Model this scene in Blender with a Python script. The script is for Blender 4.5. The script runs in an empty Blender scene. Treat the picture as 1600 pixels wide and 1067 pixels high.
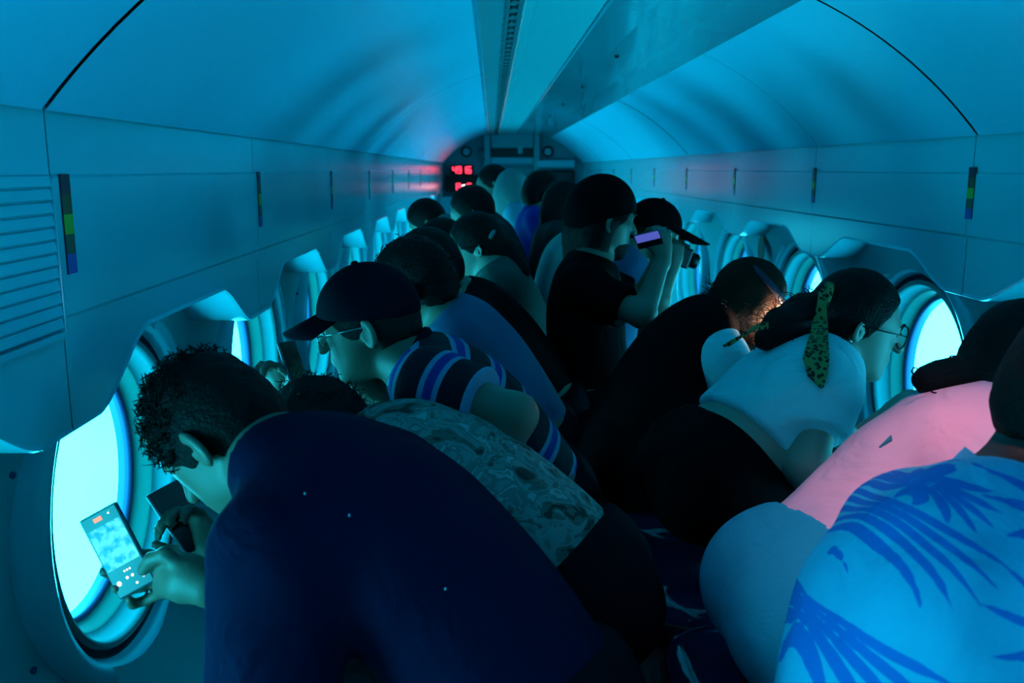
import bpy, bmesh, math, random
import numpy as np
from mathutils import Vector, Matrix

# ------------------------------------------------------------------ camera, world, exposure
scene = bpy.context.scene
COL = scene.collection
PI = math.pi
EYE = 1.38
FPX = 1420.0
YAW, PITCH = 0.022136, 0.187558
cam_d = bpy.data.cameras.new("camera")
cam_d.sensor_width = 36.0
cam_d.lens = FPX * 36.0 / 1600.0
cam_d.clip_start = 0.02
cam_d.dof.use_dof = True
cam_d.dof.focus_distance = 2.0
cam_d.dof.aperture_fstop = 5.0
cam = bpy.data.objects.new("camera", cam_d)
cam.location = (0, 0, EYE)
cam.rotation_euler = (PI / 2 - PITCH, 0, -YAW)
COL.objects.link(cam)
scene.camera = cam

vs = scene.view_settings
vs.view_transform = 'Standard'
vs.look = 'None'
vs.gamma = 1.0
vs.use_curve_mapping = False
vs.exposure = 0.0

world = bpy.data.worlds.new("sea_water")
scene.world = world
world.use_nodes = True
wn, wl = world.node_tree.nodes, world.node_tree.links
wn.clear()
w_out = wn.new("ShaderNodeOutputWorld")
w_bg = wn.new("ShaderNodeBackground")
w_tc = wn.new("ShaderNodeTexCoord")
w_sep = wn.new("ShaderNodeSeparateXYZ")
w_map = wn.new("ShaderNodeMapRange")
w_map.inputs[1].default_value = -0.5
w_map.inputs[2].default_value = 0.5
w_mix = wn.new("ShaderNodeMix"); w_mix.data_type = 'RGBA'
w_mix.inputs[6].default_value = (0.024, 0.95, 1.27, 1)      # open reef side
w_mix.inputs[7].default_value = (0.026, 0.64, 0.94, 1)      # pale sand side
w_noi = wn.new("ShaderNodeTexNoise")
w_noi.inputs["Scale"].default_value = 3.2
w_noi.inputs["Detail"].default_value = 5.0
w_ramp = wn.new("ShaderNodeMapRange")
w_ramp.inputs[1].default_value = 0.3
w_ramp.inputs[2].default_value = 0.7
w_ramp.inputs[3].default_value = 0.70
w_ramp.inputs[4].default_value = 1.30
w_mul = wn.new("ShaderNodeVectorMath"); w_mul.operation = 'SCALE'
wl.new(w_tc.outputs["Generated"], w_sep.inputs[0])
wl.new(w_sep.outputs[0], w_map.inputs[0])
wl.new(w_map.outputs[0], w_mix.inputs[0])
wl.new(w_tc.outputs["Generated"], w_noi.inputs["Vector"])
wl.new(w_noi.outputs[0], w_ramp.inputs[0])
wl.new(w_mix.outputs[2], w_mul.inputs[0])
wl.new(w_ramp.outputs[0], w_mul.inputs["Scale"])
wl.new(w_mul.outputs[0], w_bg.inputs["Color"])
w_bg.inputs["Strength"].default_value = 17.0
wl.new(w_bg.outputs[0], w_out.inputs["Surface"])
scene.cycles.max_bounces = 12
scene.cycles.diffuse_bounces = 6
scene.cycles.glossy_bounces = 4
scene.cycles.transparent_max_bounces = 12
scene.cycles.sample_clamp_indirect = 6.0

# ------------------------------------------------------------------ hull dimensions
CX, CZ = 0.315, 0.615            # hull axis
RV = 1.32                        # vault radius
RL = 1.24                        # lower wall radius
XL, XR = -0.70, 1.33             # upper side panels
ZJ = 1.458                       # where side panels meet the vault
Y0, Y1 = -1.9, 13.45
SL, SR = 1.26, 1.25              # bay pitch
LBAY = [2.12 + SL * k for k in range(-3, 10)]
RBAY = [3.16 + SR * k for k in range(-4, 9)]
WZ, WR = 0.62, 0.35              # viewport centre height, radius

# ------------------------------------------------------------------ camera-ray helper (finds real points from where the camera stands)
_R = np.array([math.cos(YAW), -math.sin(YAW), 0.0])
_F = np.array([math.sin(YAW) * math.cos(PITCH), math.cos(YAW) * math.cos(PITCH), -math.sin(PITCH)])
_U = np.cross(_R, _F)


def A(px, py, y):
    v = (px - 800) / FPX * _R - (py - 533.5) / FPX * _U + _F
    return np.array([0, 0, EYE]) + v / v[1] * y


def V(*a):
    return np.array(a, float)


def nrm(v):
    v = np.asarray(v, float)
    return v / max(np.linalg.norm(v), 1e-9)


# ------------------------------------------------------------------ materials
MATS = {}


def mat(name, col, rough=0.5, spec=0.5, bump=0.0, bscale=40.0, metal=0.0, var=0.0, vscale=6.0, emit=None, es=1.0,
        coat=0.0, wrinkle=0.0, wscale=5.0, sheen=0.0):
    if name in MATS:
        return MATS[name]
    m = bpy.data.materials.new(name)
    m.use_nodes = True
    nt = m.node_tree
    b = nt.nodes["Principled BSDF"]
    b.inputs["Base Color"].default_value = (*col, 1)
    b.inputs["Roughness"].default_value = rough
    b.inputs["Metallic"].default_value = metal
    b.inputs["Specular IOR Level"].default_value = spec
    b.inputs["Coat Weight"].default_value = coat
    b.inputs["Sheen Weight"].default_value = sheen
    if emit:
        b.inputs["Emission Color"].default_value = (*emit, 1)
        b.inputs["Emission Strength"].default_value = es
    tc = nt.nodes.new("ShaderNodeTexCoord")
    if var > 0:
        n = nt.nodes.new("ShaderNodeTexNoise"); n.inputs["Scale"].default_value = vscale; n.inputs["Detail"].default_value = 4
        mr = nt.nodes.new("ShaderNodeMapRange"); mr.inputs[3].default_value = 1 - var; mr.inputs[4].default_value = 1 + var
        mx = nt.nodes.new("ShaderNodeVectorMath"); mx.operation = 'SCALE'
        mx.inputs[0].default_value = col
        nt.links.new(tc.outputs["Object"], n.inputs["Vector"])
        nt.links.new(n.outputs[0], mr.inputs[0])
        nt.links.new(mr.outputs[0], mx.inputs["Scale"])
        nt.links.new(mx.outputs[0], b.inputs["Base Color"])
    last = None
    if wrinkle > 0:
        n = nt.nodes.new("ShaderNodeTexNoise"); n.inputs["Scale"].default_value = wscale; n.inputs["Detail"].default_value = 3
        n.inputs["Distortion"].default_value = 1.2
        bp = nt.nodes.new("ShaderNodeBump"); bp.inputs["Strength"].default_value = wrinkle; bp.inputs["Distance"].default_value = 0.05
        nt.links.new(tc.outputs["Object"], n.inputs["Vector"]); nt.links.new(n.outputs[0], bp.inputs["Height"])
        last = bp
    if bump > 0:
        n = nt.nodes.new("ShaderNodeTexNoise"); n.inputs["Scale"].default_value = bscale; n.inputs["Detail"].default_value = 4
        bp = nt.nodes.new("ShaderNodeBump"); bp.inputs["Strength"].default_value = bump; bp.inputs["Distance"].default_value = 0.01
        nt.links.new(tc.outputs["Object"], n.inputs["Vector"]); nt.links.new(n.outputs[0], bp.inputs["Height"])
        if last:
            nt.links.new(last.outputs[0], bp.inputs["Normal"])
        last = bp
    if last:
        nt.links.new(last.outputs[0], b.inputs["Normal"])
    MATS[name] = m
    return m


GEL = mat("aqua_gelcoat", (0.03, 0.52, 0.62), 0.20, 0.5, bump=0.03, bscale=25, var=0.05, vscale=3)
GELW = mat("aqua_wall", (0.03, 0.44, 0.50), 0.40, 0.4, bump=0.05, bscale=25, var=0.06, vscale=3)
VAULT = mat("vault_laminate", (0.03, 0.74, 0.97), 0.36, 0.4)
GLOSSP = mat("gloss_hatch_panel", (0.02, 0.30, 0.38), 0.09, 0.6, bump=0.05, bscale=5)
RINGA = mat("viewport_ring_pale", (0.015, 0.20, 0.23), 0.35)
RINGB = mat("viewport_ring_green", (0.01, 0.14, 0.13), 0.35)
GASK = mat("gasket_rubber", (0.01, 0.06, 0.16), 0.5)
SEAM = mat("seam_dark", (0.006, 0.05, 0.09), 0.7)
FLOORM = mat("deck_rubber", (0.012, 0.035, 0.05), 0.55, 0.3, bump=0.15, bscale=90)
VINYL = mat("navy_vinyl", (0.006, 0.014, 0.05), 0.10, 0.6, coat=0.3, bump=0.03, bscale=60)
BLACKP = mat("black_plastic", (0.003, 0.0035, 0.0045), 0.4, 0.3)
DARKG = mat("bulkhead_dark", (0.01, 0.025, 0.03), 0.5)
STEEL = mat("painted_steel", (0.03, 0.25, 0.29), 0.35)
LEDR = mat("red_led", (0.2, 0.0, 0.01), 0.5, emit=(1.0, 0.02, 0.05), es=7.0)
LEDW = mat("white_led", (0.3, 0.3, 0.3), 0.5, emit=(0.8, 0.95, 1.0), es=6.0)


def vault_lines():
    nt = VAULT.node_tree
    b = nt.nodes["Principled BSDF"]
    tc = nt.nodes.new("ShaderNodeTexCoord")
    sp = nt.nodes.new("ShaderNodeSeparateXYZ")
    nt.links.new(tc.outputs["Object"], sp.inputs[0])
    # angle round the hull axis -> fine lengthwise ribs
    at = nt.nodes.new("ShaderNodeMath"); at.operation = 'ARCTAN2'
    sx = nt.nodes.new("ShaderNodeMath"); sx.operation = 'SUBTRACT'; sx.inputs[1].default_value = CX
    sz = nt.nodes.new("ShaderNodeMath"); sz.operation = 'SUBTRACT'; sz.inputs[1].default_value = CZ
    nt.links.new(sp.outputs[0], sx.inputs[0]); nt.links.new(sp.outputs[2], sz.inputs[0])
    nt.links.new(sz.outputs[0], at.inputs[0]); nt.links.new(sx.outputs[0], at.inputs[1])
    mu = nt.nodes.new("ShaderNodeMath"); mu.operation = 'MULTIPLY'; mu.inputs[1].default_value = 26.0
    fr = nt.nodes.new("ShaderNodeMath"); fr.operation = 'FRACT'
    nt.links.new(at.outputs[0], mu.inputs[0]); nt.links.new(mu.outputs[0], fr.inputs[0])
    gt = nt.nodes.new("ShaderNodeMath"); gt.operation = 'LESS_THAN'; gt.inputs[1].default_value = 0.06
    nt.links.new(fr.outputs[0], gt.inputs[0])
    bp = nt.nodes.new("ShaderNodeBump"); bp.inputs["Strength"].default_value = 0.35; bp.inputs["Distance"].default_value = 0.004
    nt.links.new(gt.outputs[0], bp.inputs["Height"])
    nz = nt.nodes.new("ShaderNodeTexNoise"); nz.inputs["Scale"].default_value = 2.0
    nt.links.new(tc.outputs["Object"], nz.inputs["Vector"])
    bp2 = nt.nodes.new("ShaderNodeBump"); bp2.inputs["Strength"].default_value = 0.06; bp2.inputs["Distance"].default_value = 0.05
    nt.links.new(nz.outputs[0], bp2.inputs["Height"]); nt.links.new(bp.outputs[0], bp2.inputs["Normal"])
    nt.links.new(bp2.outputs[0], b.inputs["Normal"])


vault_lines()

# thin clear acrylic pane
PANE = bpy.data.materials.new("acrylic_pane"); PANE.use_nodes = True
_n = PANE.node_tree.nodes; _l = PANE.node_tree.links
_n.clear()
_o = _n.new("ShaderNodeOutputMaterial"); _t = _n.new("ShaderNodeBsdfTransparent"); _g = _n.new("ShaderNodeBsdfGlossy")
_m = _n.new("ShaderNodeMixShader"); _f = _n.new("ShaderNodeMath"); _f.operation = 'POWER'; _f.inputs[1].default_value = 5.0; _lw = _n.new("ShaderNodeLayerWeight"); _lw.inputs[0].default_value = 0.5; _l.new(_lw.outputs[1], _f.inputs[0])
_g.inputs["Roughness"].default_value = 0.03
_t.inputs[0].default_value = (0.95, 1.0, 1.0, 1)
_l.new(_f.outputs[0], _m.inputs[0]); _l.new(_t.outputs[0], _m.inputs[1]); _l.new(_g.outputs[0], _m.inputs[2]); _l.new(_m.outputs[0], _o.inputs[0])

# ------------------------------------------------------------------ mesh helpers


def link(name, me, parent=None, loc=(0, 0, 0)):
    o = bpy.data.objects.new(name, me)
    COL.objects.link(o)
    o.location = loc
    if parent is not None:
        o.parent = parent
    return o


def mesh_of(name, verts, faces, m, smooth=False, sharp=None):
    me = bpy.data.meshes.new(name)
    me.from_pydata([tuple(map(float, v)) for v in verts], [], faces)
    ms = m if isinstance(m, (list, tuple)) else [m]
    for x in ms:
        me.materials.append(x)
    if smooth:
        me.polygons.foreach_set("use_smooth", [True] * len(me.polygons))
    me.update()
    return me


def obj(name, verts, faces, m, parent=None, smooth=False, loc=(0, 0, 0)):
    return link(name, mesh_of(name, verts, faces, m, smooth), parent, loc)


def empty(name, loc=(0, 0, 0), parent=None):
    o = bpy.data.objects.new(name, None)
    o.empty_display_size = 0.05
    COL.objects.link(o)
    o.location = loc
    if parent is not None:
        o.parent = parent
    return o


def tag(o, label=None, cat=None, group=None, kind=None):
    if label: o["label"] = label
    if cat: o["category"] = cat
    if group: o["group"] = group
    if kind: o["kind"] = kind
    return o


class MB:
    """collects shapes for one mesh"""

    def __init__(self):
        self.v, self.f = [], []

    def add(self, v, f):
        n = len(self.v)
        self.v += [tuple(map(float, q)) for q in v]
        self.f += [tuple(i + n for i in q) for q in f]
        return self

    def box(self, c, h, ax=None, bev=0.0):
        c = V(*c); h = V(*h)
        ax = np.eye(3) if ax is None else np.array(ax, float)
        bm = bmesh.new()
        bmesh.ops.create_cube(bm, size=2.0)
        for q in bm.verts:
            q.co = Vector((q.co.x * h[0], q.co.y * h[1], q.co.z * h[2]))
        if bev > 0:
            bmesh.ops.bevel(bm, geom=bm.edges[:], offset=bev, segments=2, affect='EDGES', profile=0.6)
        bm.verts.index_update()
        self.add([c + q.co.x * ax[0] + q.co.y * ax[1] + q.co.z * ax[2] for q in bm.verts], [[q.index for q in f.verts] for f in bm.faces])
        bm.free()
        return self

    def tube(self, pts, rad, n=8, cap=True):
        pts = [V(*p) for p in pts]
        r = rad if hasattr(rad, '__len__') else [rad] * len(pts)
        vs, fs = [], []
        ref = None
        for i, p in enumerate(pts):
            t = nrm(pts[min(i + 1, len(pts) - 1)] - pts[max(i - 1, 0)])
            if ref is None:
                ref = nrm(np.cross(t, V(0, 0, 1) if abs(t[2]) < 0.9 else V(1, 0, 0)))
            ref = nrm(ref - t * (ref @ t))
            b = np.cross(t, ref)
            for k in range(n):
                a = 2 * PI * k / n
                vs.append(p + r[i] * (math.cos(a) * ref + math.sin(a) * b))
        for i in range(len(pts) - 1):
            for k in range(n):
                fs.append((i * n + k, i * n + (k + 1) % n, (i + 1) * n + (k + 1) % n, (i + 1) * n + k))
        if cap:
            fs.append(tuple(range(n - 1, -1, -1)))
            fs.append(tuple((len(pts) - 1) * n + k for k in range(n)))
        return self.add(vs, fs)

    def torus(self, c, a1, a2, R, r, n=28, m=8):
        c = V(*c); a1 = nrm(a1); a2 = nrm(a2); a3 = np.cross(a1, a2)
        vs, fs = [], []
        for i in range(n):
            t = 2 * PI * i / n
            d = math.cos(t) * a1 + math.sin(t) * a2
            for k in range(m):
                s = 2 * PI * k / m
                vs.append(c + d * (R + r * math.cos(s)) + a3 * r * math.sin(s))
        for i in range(n):
            for k in range(m):
                fs.append((i * m + k, ((i + 1) % n) * m + k, ((i + 1) % n) * m + (k + 1) % m, i * m + (k + 1) % m))
        return self.add(vs, fs)

    def disc(self, c, a1, a2, r, th, n=16):
        c = V(*c); a1 = nrm(a1); a2 = nrm(a2); a3 = np.cross(a1, a2)
        vs = [c + r * (math.cos(2 * PI * k / n) * a1 + math.sin(2 * PI * k / n) * a2) for k in range(n)]
        vs2 = [p + a3 * th for p in vs]
        fs = [tuple(range(n - 1, -1, -1)), tuple(range(n, 2 * n))] + [(k, (k + 1) % n, n + (k + 1) % n, n + k) for k in range(n)]
        return self.add(vs + vs2, fs)

    def ellipsoid(self, c, ax, r, nu=14, nv=10):
        c = V(*c); ax = np.array(ax, float)
        vs, fs = [], []
        for j in range(nv + 1):
            ph = PI * j / nv
            for i in range(nu):
                th = 2 * PI * i / nu
                q = V(math.sin(ph) * math.cos(th) * r[0], math.sin(ph) * math.sin(th) * r[1], math.cos(ph) * r[2])
                vs.append(c + q @ ax)
        for j in range(nv):
            for i in range(nu):
                fs.append((j * nu + i, (j + 1) * nu + i, (j + 1) * nu + (i + 1) % nu, j * nu + (i + 1) % nu))
        return self.add(vs, fs)

    def mesh(self, name, m, smooth=False):
        return mesh_of(name, self.v, self.f, m, smooth)

    def build(self, name, m, parent=None, smooth=False):
        return link(name, self.mesh(name, m, smooth), parent)


def copy_tree(o, parent=None):
    c = o.copy(); COL.objects.link(c); c.parent = parent
    for ch in list(o.children):
        copy_tree(ch, c)
    return c


# ------------------------------------------------------------------ the hull: lower walls with viewports, side panels, vault
def hull_x(z, side, R=RL):
    return CX + side * math.sqrt(max(R * R - (z - CZ) ** 2, 0.01))


def blank_panel_mesh(side, s):
    vs, fs = [], []
    for i, z in enumerate(np.linspace(-0.02, 1.30, 14)):
        x = hull_x(z, side)
        vs += [(x, -s / 2, z), (x, s / 2, z)]
    for i in range(13):
        fs.append((2 * i, 2 * i + 1, 2 * i + 3, 2 * i + 2))
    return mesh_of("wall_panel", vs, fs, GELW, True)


def wall_panel_mesh(side, s):
    """one bay of the lower wall, with a round hole for the viewport"""
    zt, zb = 1.30, -0.02
    n = 64
    rings = []
    hole = [(WR + 0.06) * V(math.cos(2 * PI * k / n), math.sin(2 * PI * k / n)) for k in range(n)]
    out = []
    for k in range(n):
        d = V(math.cos(2 * PI * k / n), math.sin(2 * PI * k / n))
        t = 9.0
        if abs(d[0]) > 1e-6: t = min(t, (s / 2) / abs(d[0]))
        if d[1] > 1e-6: t = min(t, (zt - WZ) / d[1])
        if d[1] < -1e-6: t = min(t, (WZ - zb) / -d[1])
        out.append(d * t)
    for cy, cz in ((s / 2, zt - WZ), (-s / 2, zt - WZ), (-s / 2, zb - WZ), (s / 2, zb - WZ)):
        i = int(np.argmin([np.hypot(q[0] - cy, q[1] - cz) for q in out]))
        out[i] = V(cy, cz)
    vs, fs = [], []
    K = 8
    for j in range(K + 1):
        for k in range(n):
            q = hole[k] * (1 - j / K) + out[k] * (j / K)
            z = WZ + q[1]
            vs.append((hull_x(z, side), q[0], z))
    for j in range(K):
        for k in range(n):
            a, b, c, d = j * n + k, j * n + (k + 1) % n, (j + 1) * n + (k + 1) % n, (j + 1) * n + k
            fs.append((a, b, c, d))
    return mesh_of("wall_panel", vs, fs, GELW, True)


def fascia_mesh(side, s, za, zl):
    """one bay of the upper side panel with its scalloped lower edge and the return to the hull"""
    X = XR if side > 0 else XL
    g = 0.0015
    ys = sorted(set(np.round(np.concatenate([np.linspace(-s / 2 + g, s / 2 - g, 15), np.linspace(0.24, 0.54, 20), -np.linspace(0.24, 0.54, 20)]), 4)))

    def zb(y):
        t = min(max((abs(y) - 0.27) / (0.52 - 0.27), 0), 1)
        t = t * t * (3 - 2 * t) * 0.55 + t * 0.45
        return za + (zl - za) * t
    lip = za + 0.075
    vs, fs = [], []
    rows = 9
    for y in ys:
        b = zb(y)
        xo = X
        col = [(side * 0.30, b + 0.0),                    # back of the return, at the hull
               (side * 0.012, b - 0.001), (side * 0.003, b + 0.002), (0.0 + side * 0.006, b + 0.010),
               (side * 0.006, lip - 0.004), (0.0, lip + 0.003), (0.0, 1.366), (side * 0.005, 1.371), (side * 0.005, ZJ + 0.03)]
        for dx, z in col:
            vs.append((X + dx, y, z))
    for i in range(len(ys) - 1):
        for r in range(rows - 1):
            a = i * rows + r
            fs.append((a, a + 1, a + rows + 1, a + rows))
    me = mesh_of("fascia_panel", vs, fs, GEL, False)
    return me


# viewport: revolved rings round the x axis, plus pane
def ring_mesh(name, prof, m, side, n=72, smooth=True):
    vs, fs = [], []
    P = len(prof)
    for k in range(n):
        a = 2 * PI * k / n
        for r, x in prof:
            vs.append((-side * x, r * math.cos(a), r * math.sin(a)))
    for k in range(n):
        for j in range(P - 1):
            fs.append((k * P + j, ((k + 1) % n) * P + j, ((k + 1) % n) * P + j + 1, k * P + j + 1))
    me = mesh_of(name, vs, fs, m, smooth)
    return me


def viewport_parts(side):
    # profile: (radius, distance towards the cabin from the opening plane)
    return [
        ("outer_trim", ring_mesh("outer_trim", [(0.47, -0.03), (0.468, 0.035), (0.455, 0.047), (0.43, 0.05), (0.405, 0.040), (0.392, 0.018)], GEL, side)),
        ("groove", ring_mesh("groove", [(0.392, 0.018), (0.39, 0.004), (0.376, 0.003), (0.374, 0.015)], SEAM, side)),
        ("inner_ring", ring_mesh("inner_ring", [(0.374, 0.015), (0.368, 0.024), (0.356, 0.020), (0.351, 0.006), (0.345, -0.030), (0.335, -0.036)], RINGA, side)),
        ("tunnel", ring_mesh("tunnel", [(0.335, -0.036), (0.331, -0.042), (0.326, -0.075), (0.320, -0.081)], RINGB, side)),
        ("gasket", ring_mesh("gasket", [(0.320, -0.081), (0.309, -0.083), (0.306, -0.092), (0.306, -0.118)], GASK, side)),
    ]


def pane_mesh(side, n=48):
    vs = []
    fs = []
    for j, r in enumerate((0.0, 0.15, 0.307)):
        for k in range(n):
            a = 2 * PI * k / n
            vs.append((side * (0.10 + 0.012 * (1 - (r / 0.307) ** 2)), r * math.cos(a), r * math.sin(a)))
    for j in range(2):
        for k in range(n):
            fs.append((j * n + k, j * n + (k + 1) % n, (j + 1) * n + (k + 1) % n, (j + 1) * n + k))
    return mesh_of("pane", vs, fs, PANE, True)


BOLT = MB().ellipsoid((0, 0, 0), np.eye(3), (0.006, 0.008, 0.008), 8, 6).mesh("bolt", GASK, True)
STRIPE_COLS = [(0.035, 0.012, 0.03), (0.05, 0.06, 0.012), (0.05, 0.42, 0.01), (0.01, 0.08, 0.05), (0.01, 0.09, 0.40)]
STRIPE_M = [mat("chart_%d" % i, c, 0.45) for i, c in enumerate(STRIPE_COLS)]


def stripe_mesh(side, X, h=0.16, w=0.016):
    vs, fs = [], []
    for i in range(5):
        z1 = -h * i / 5; z0 = -h * (i + 1) / 5
        n = len(vs)
        t = -side * 0.003
        vs += [(t, -w, z0), (t, w, z0), (t, w, z1), (t, -w, z1)]
        fs.append((n, n + 1, n + 2, n + 3) if side > 0 else (n + 3, n + 2, n + 1, n))
    # rim
    n = len(vs)
    vs += [(0, -w, -h), (0, w, -h), (0, w, 0), (0, -w, 0), (-side * .003, -w, -h), (-side * .003, w, -h), (-side * .003, w, 0), (-side * .003, -w, 0)]
    fs += [(n, n + 1, n + 5, n + 4), (n + 1, n + 2, n + 6, n + 5), (n + 2, n + 3, n + 7, n + 6), (n + 3, n, n + 4, n + 7)]
    me = mesh_of("colour_stripe", vs, fs, STRIPE_M)
    for i, p in enumerate(me.polygons):
        p.material_index = min(i, 4) if i < 5 else 0
    return me


wno = 0
for side, bays, s, X, za, zl, sname in ((-1, LBAY, SL, XL, 1.065, 0.945, "left"), (1, RBAY, SR, XR, 1.12, 1.025, "right")):
    wall = empty("wall_" + sname, (0, 0, 0))
    tag(wall, kind="structure")
    wm = wall_panel_mesh(side, s)
    fm = fascia_mesh(side, s, za, zl)
    bm_ = blank_panel_mesh(side, s)
    sm = stripe_mesh(side, X, 0.163 if side < 0 else 0.142, 0.0165 if side < 0 else 0.0175)
    vp = viewport_parts(side)
    pm = pane_mesh(side)
    xo = hull_x(WZ, side) - side * 0.01
    for i, y in enumerate(bays):
        far = y > 11.2                                 # the last bays have no viewport
        link("wall_panel", bm_ if far else wm, wall, (0, y, 0))
        link("fascia_panel", fm, wall, (0, y, 0))
        link("colour_stripe", sm, wall, (X, y + s / 2 + (0.035 if side < 0 else -0.01), 1.372 if side < 0 else 1.385))
        if far:
            continue
        wno += 1
        w = empty("window_%d" % wno, (xo, y, WZ))
        tag(w, kind="structure")
        for nme, me in vp:
            link(nme, me, w)
        link("pane", pm, w)
        if 0 < y < 5:
            for a in range(8):
                t = 2 * PI * (a + 0.5) / 8
                link("bolt", BOLT, w, (-side * 0.02, 0.52 * math.cos(t), 0.52 * math.sin(t)))
        pl = bpy.data.lights.new("viewport_portal", 'AREA')
        pl.shape = 'DISK'; pl.size = 0.62
        pl.cycles.is_portal = True
        po = bpy.data.objects.new("viewport_portal", pl)
        COL.objects.link(po)
        po.location = (xo + side * 0.13, y, WZ)
        po.rotation_euler = (0, side * PI / 2, 0)      # shines towards the cabin
    # dark backing strip behind the panel joints
    k = 30
    vs, fs = [], []
    for i, z in enumerate(np.linspace(0.93, 1.56, 12)):
        xx = hull_x(z, side, RL + 0.10)
        xx = max(xx, X + 0.02) if side > 0 else min(xx, X - 0.02)
        vs += [(xx, Y0 - 0.3, z), (xx, Y1 + 0.6, z)]
    for i in range(11):
        fs.append((2 * i, 2 * i + 1, 2 * i + 3, 2 * i + 2))
    obj("backing", vs, fs, SEAM, wall)
    if side < 0:
        # louvred vent set into the near panel
        vz0, vz1, vy0, vy1 = 1.115, 1.366, 1.20, 1.475
        fr = MB()
        for (c, h) in (((X + .003, (vy0 + vy1) / 2, vz0), (.004, (vy1 - vy0) / 2, .006)), ((X + .003, vy1, (vz0 + vz1) / 2), (.004, .005, (vz1 - vz0) / 2)),
                       ((X + .003, vy0, (vz0 + vz1) / 2), (.004, .005, (vz1 - vz0) / 2))):
            fr.box(c, h, bev=0.002)
        fr.build("vent_frame", GEL, wall)
        slat = MB().box((0, 0, 0), (0.003, (vy1 - vy0) / 2 - .01, 0.008), ax=[(.97, 0, .22), (0, 1, 0), (-.22, 0, .97)]).mesh("slat", GEL)
        for k in range(12):
            link("slat", slat, wall, (X + 0.004, (vy0 + vy1) / 2, vz0 + 0.02 + k * 0.0205))

# a small red tag between two right-hand viewports
tg = MB().disc((0, 0, 0), (0, 1, 0), (0, 0, 1), 0.06, 0.004, 14)
red_tag = tg.build("red_tag", mat("dark_red", (0.25, 0.01, 0.012), 0.6))
red_tag.scale = (1, 1, 1.25)
red_tag.location = (hull_x(1.03, 1) - 0.012, 4.95, .95)
tag(red_tag, "dark red oval tag on the wall above a right-hand viewport", "tag")

# vault
def vault_mesh(a0, a1, y0, y1, R, m, name, nseg=18):
    vs, fs = [], []
    for i in range(nseg + 1):
        a = a0 + (a1 - a0) * i / nseg
        for y in (y0, y1):
            vs.append((CX + R * math.cos(a), y, CZ + R * math.sin(a)))
    for i in range(nseg):
        fs.append((2 * i, 2 * i + 1, 2 * i + 3, 2 * i + 2))
    return mesh_of(name, vs, fs, m, True)


ceiling = empty("ceiling"); tag(ceiling, kind="structure")
link("backing", vault_mesh(math.radians(30), math.radians(150), Y0 - .3, Y1 + .5, RV + 0.02, SEAM, "backing", 40), ceiling)
aL0, aL1 = math.acos((-0.04 - CX) / RV), math.acos((XL + 0.004 - CX) / RV)
aR0, aR1 = math.acos((XR - 0.004 - CX) / RV), math.acos((0.835 - CX) / RV)
for seams, gaps, a0, a1 in (([-2.2, 1.46, 5.1, 8.75, 14.0], [0, .007, .004, .007, 0], aL0, aL1 - 0.006),
                            ([-2.2, 2.5, 3.73, 6.2, 8.7, 11.2, 14.0], [0, .006, .0015, .012, .008, .006, 0], aR0 + 0.006, aR1)):
    for i in range(len(seams) - 1):
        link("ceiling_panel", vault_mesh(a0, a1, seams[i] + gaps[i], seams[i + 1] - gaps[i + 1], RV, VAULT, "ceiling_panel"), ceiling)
# centre spine of the ceiling
zc0 = 1.875
def strip(name, pts, m, smooth=False):
    vs, fs = [], []
    for x, z in pts:
        vs += [(x, Y0 - .2, z), (x, Y1, z)]
    for i in range(len(pts) - 1):
        fs.append((2 * i, 2 * i + 1, 2 * i + 3, 2 * i + 2))
    return obj(name, vs, fs, m, ceiling, smooth)
strip("spine_channel", [(-0.045, 1.895), (-0.043, 1.87), (-0.035, 1.865), (0.045, 1.868), (0.048, 1.90), (0.10, 1.90)], mat("spine_teal", (0.02, 0.36, 0.42), 0.35))
strip("spine_cover", [(0.092, 1.90), (0.095, 1.868), (0.105, 1.862), (0.13, 1.862), (0.135, 1.870), (0.345, 1.872), (0.352, 1.880)], mat("spine_pale", (0.035, 0.62, 0.68), 0.25))
strip("hatch_panel", [(0.352, 1.886), (0.36, 1.868), (0.50, 1.862), (0.68, 1.846), (0.835, 1.825), (0.842, 1.84)], GLOSSP, False)
# perforated rail: bars across the slot
rail = MB()
rail.box((0.052, 5.7, 1.868), (0.006, 7.7, 0.006)); rail.box((0.090, 5.7, 1.868), (0.006, 7.7, 0.006))
rail.build("slot_rail", RINGA, ceiling)
bar = MB().box((0, 0, 0), (0.018, 0.035, 0.004), ax=[(.9, .43, 0), (-.43, .9, 0), (0, 0, 1)]).mesh("slot_bar", RINGA)
for k in range(60):
    link("slot_bar", bar, ceiling, (0.071, 1.9 + k * 0.135, 1.868))
hk = MB().ellipsoid((0, 0, 0), np.eye(3), (0.012, 0.012, 0.010), 10, 6).mesh("screw", BLACKP, True)
for y in (2.2, 4.05, 5.55, 7.05, 8.6):
    link("screw", hk, ceiling, (0.54, y, 1.857))


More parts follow.
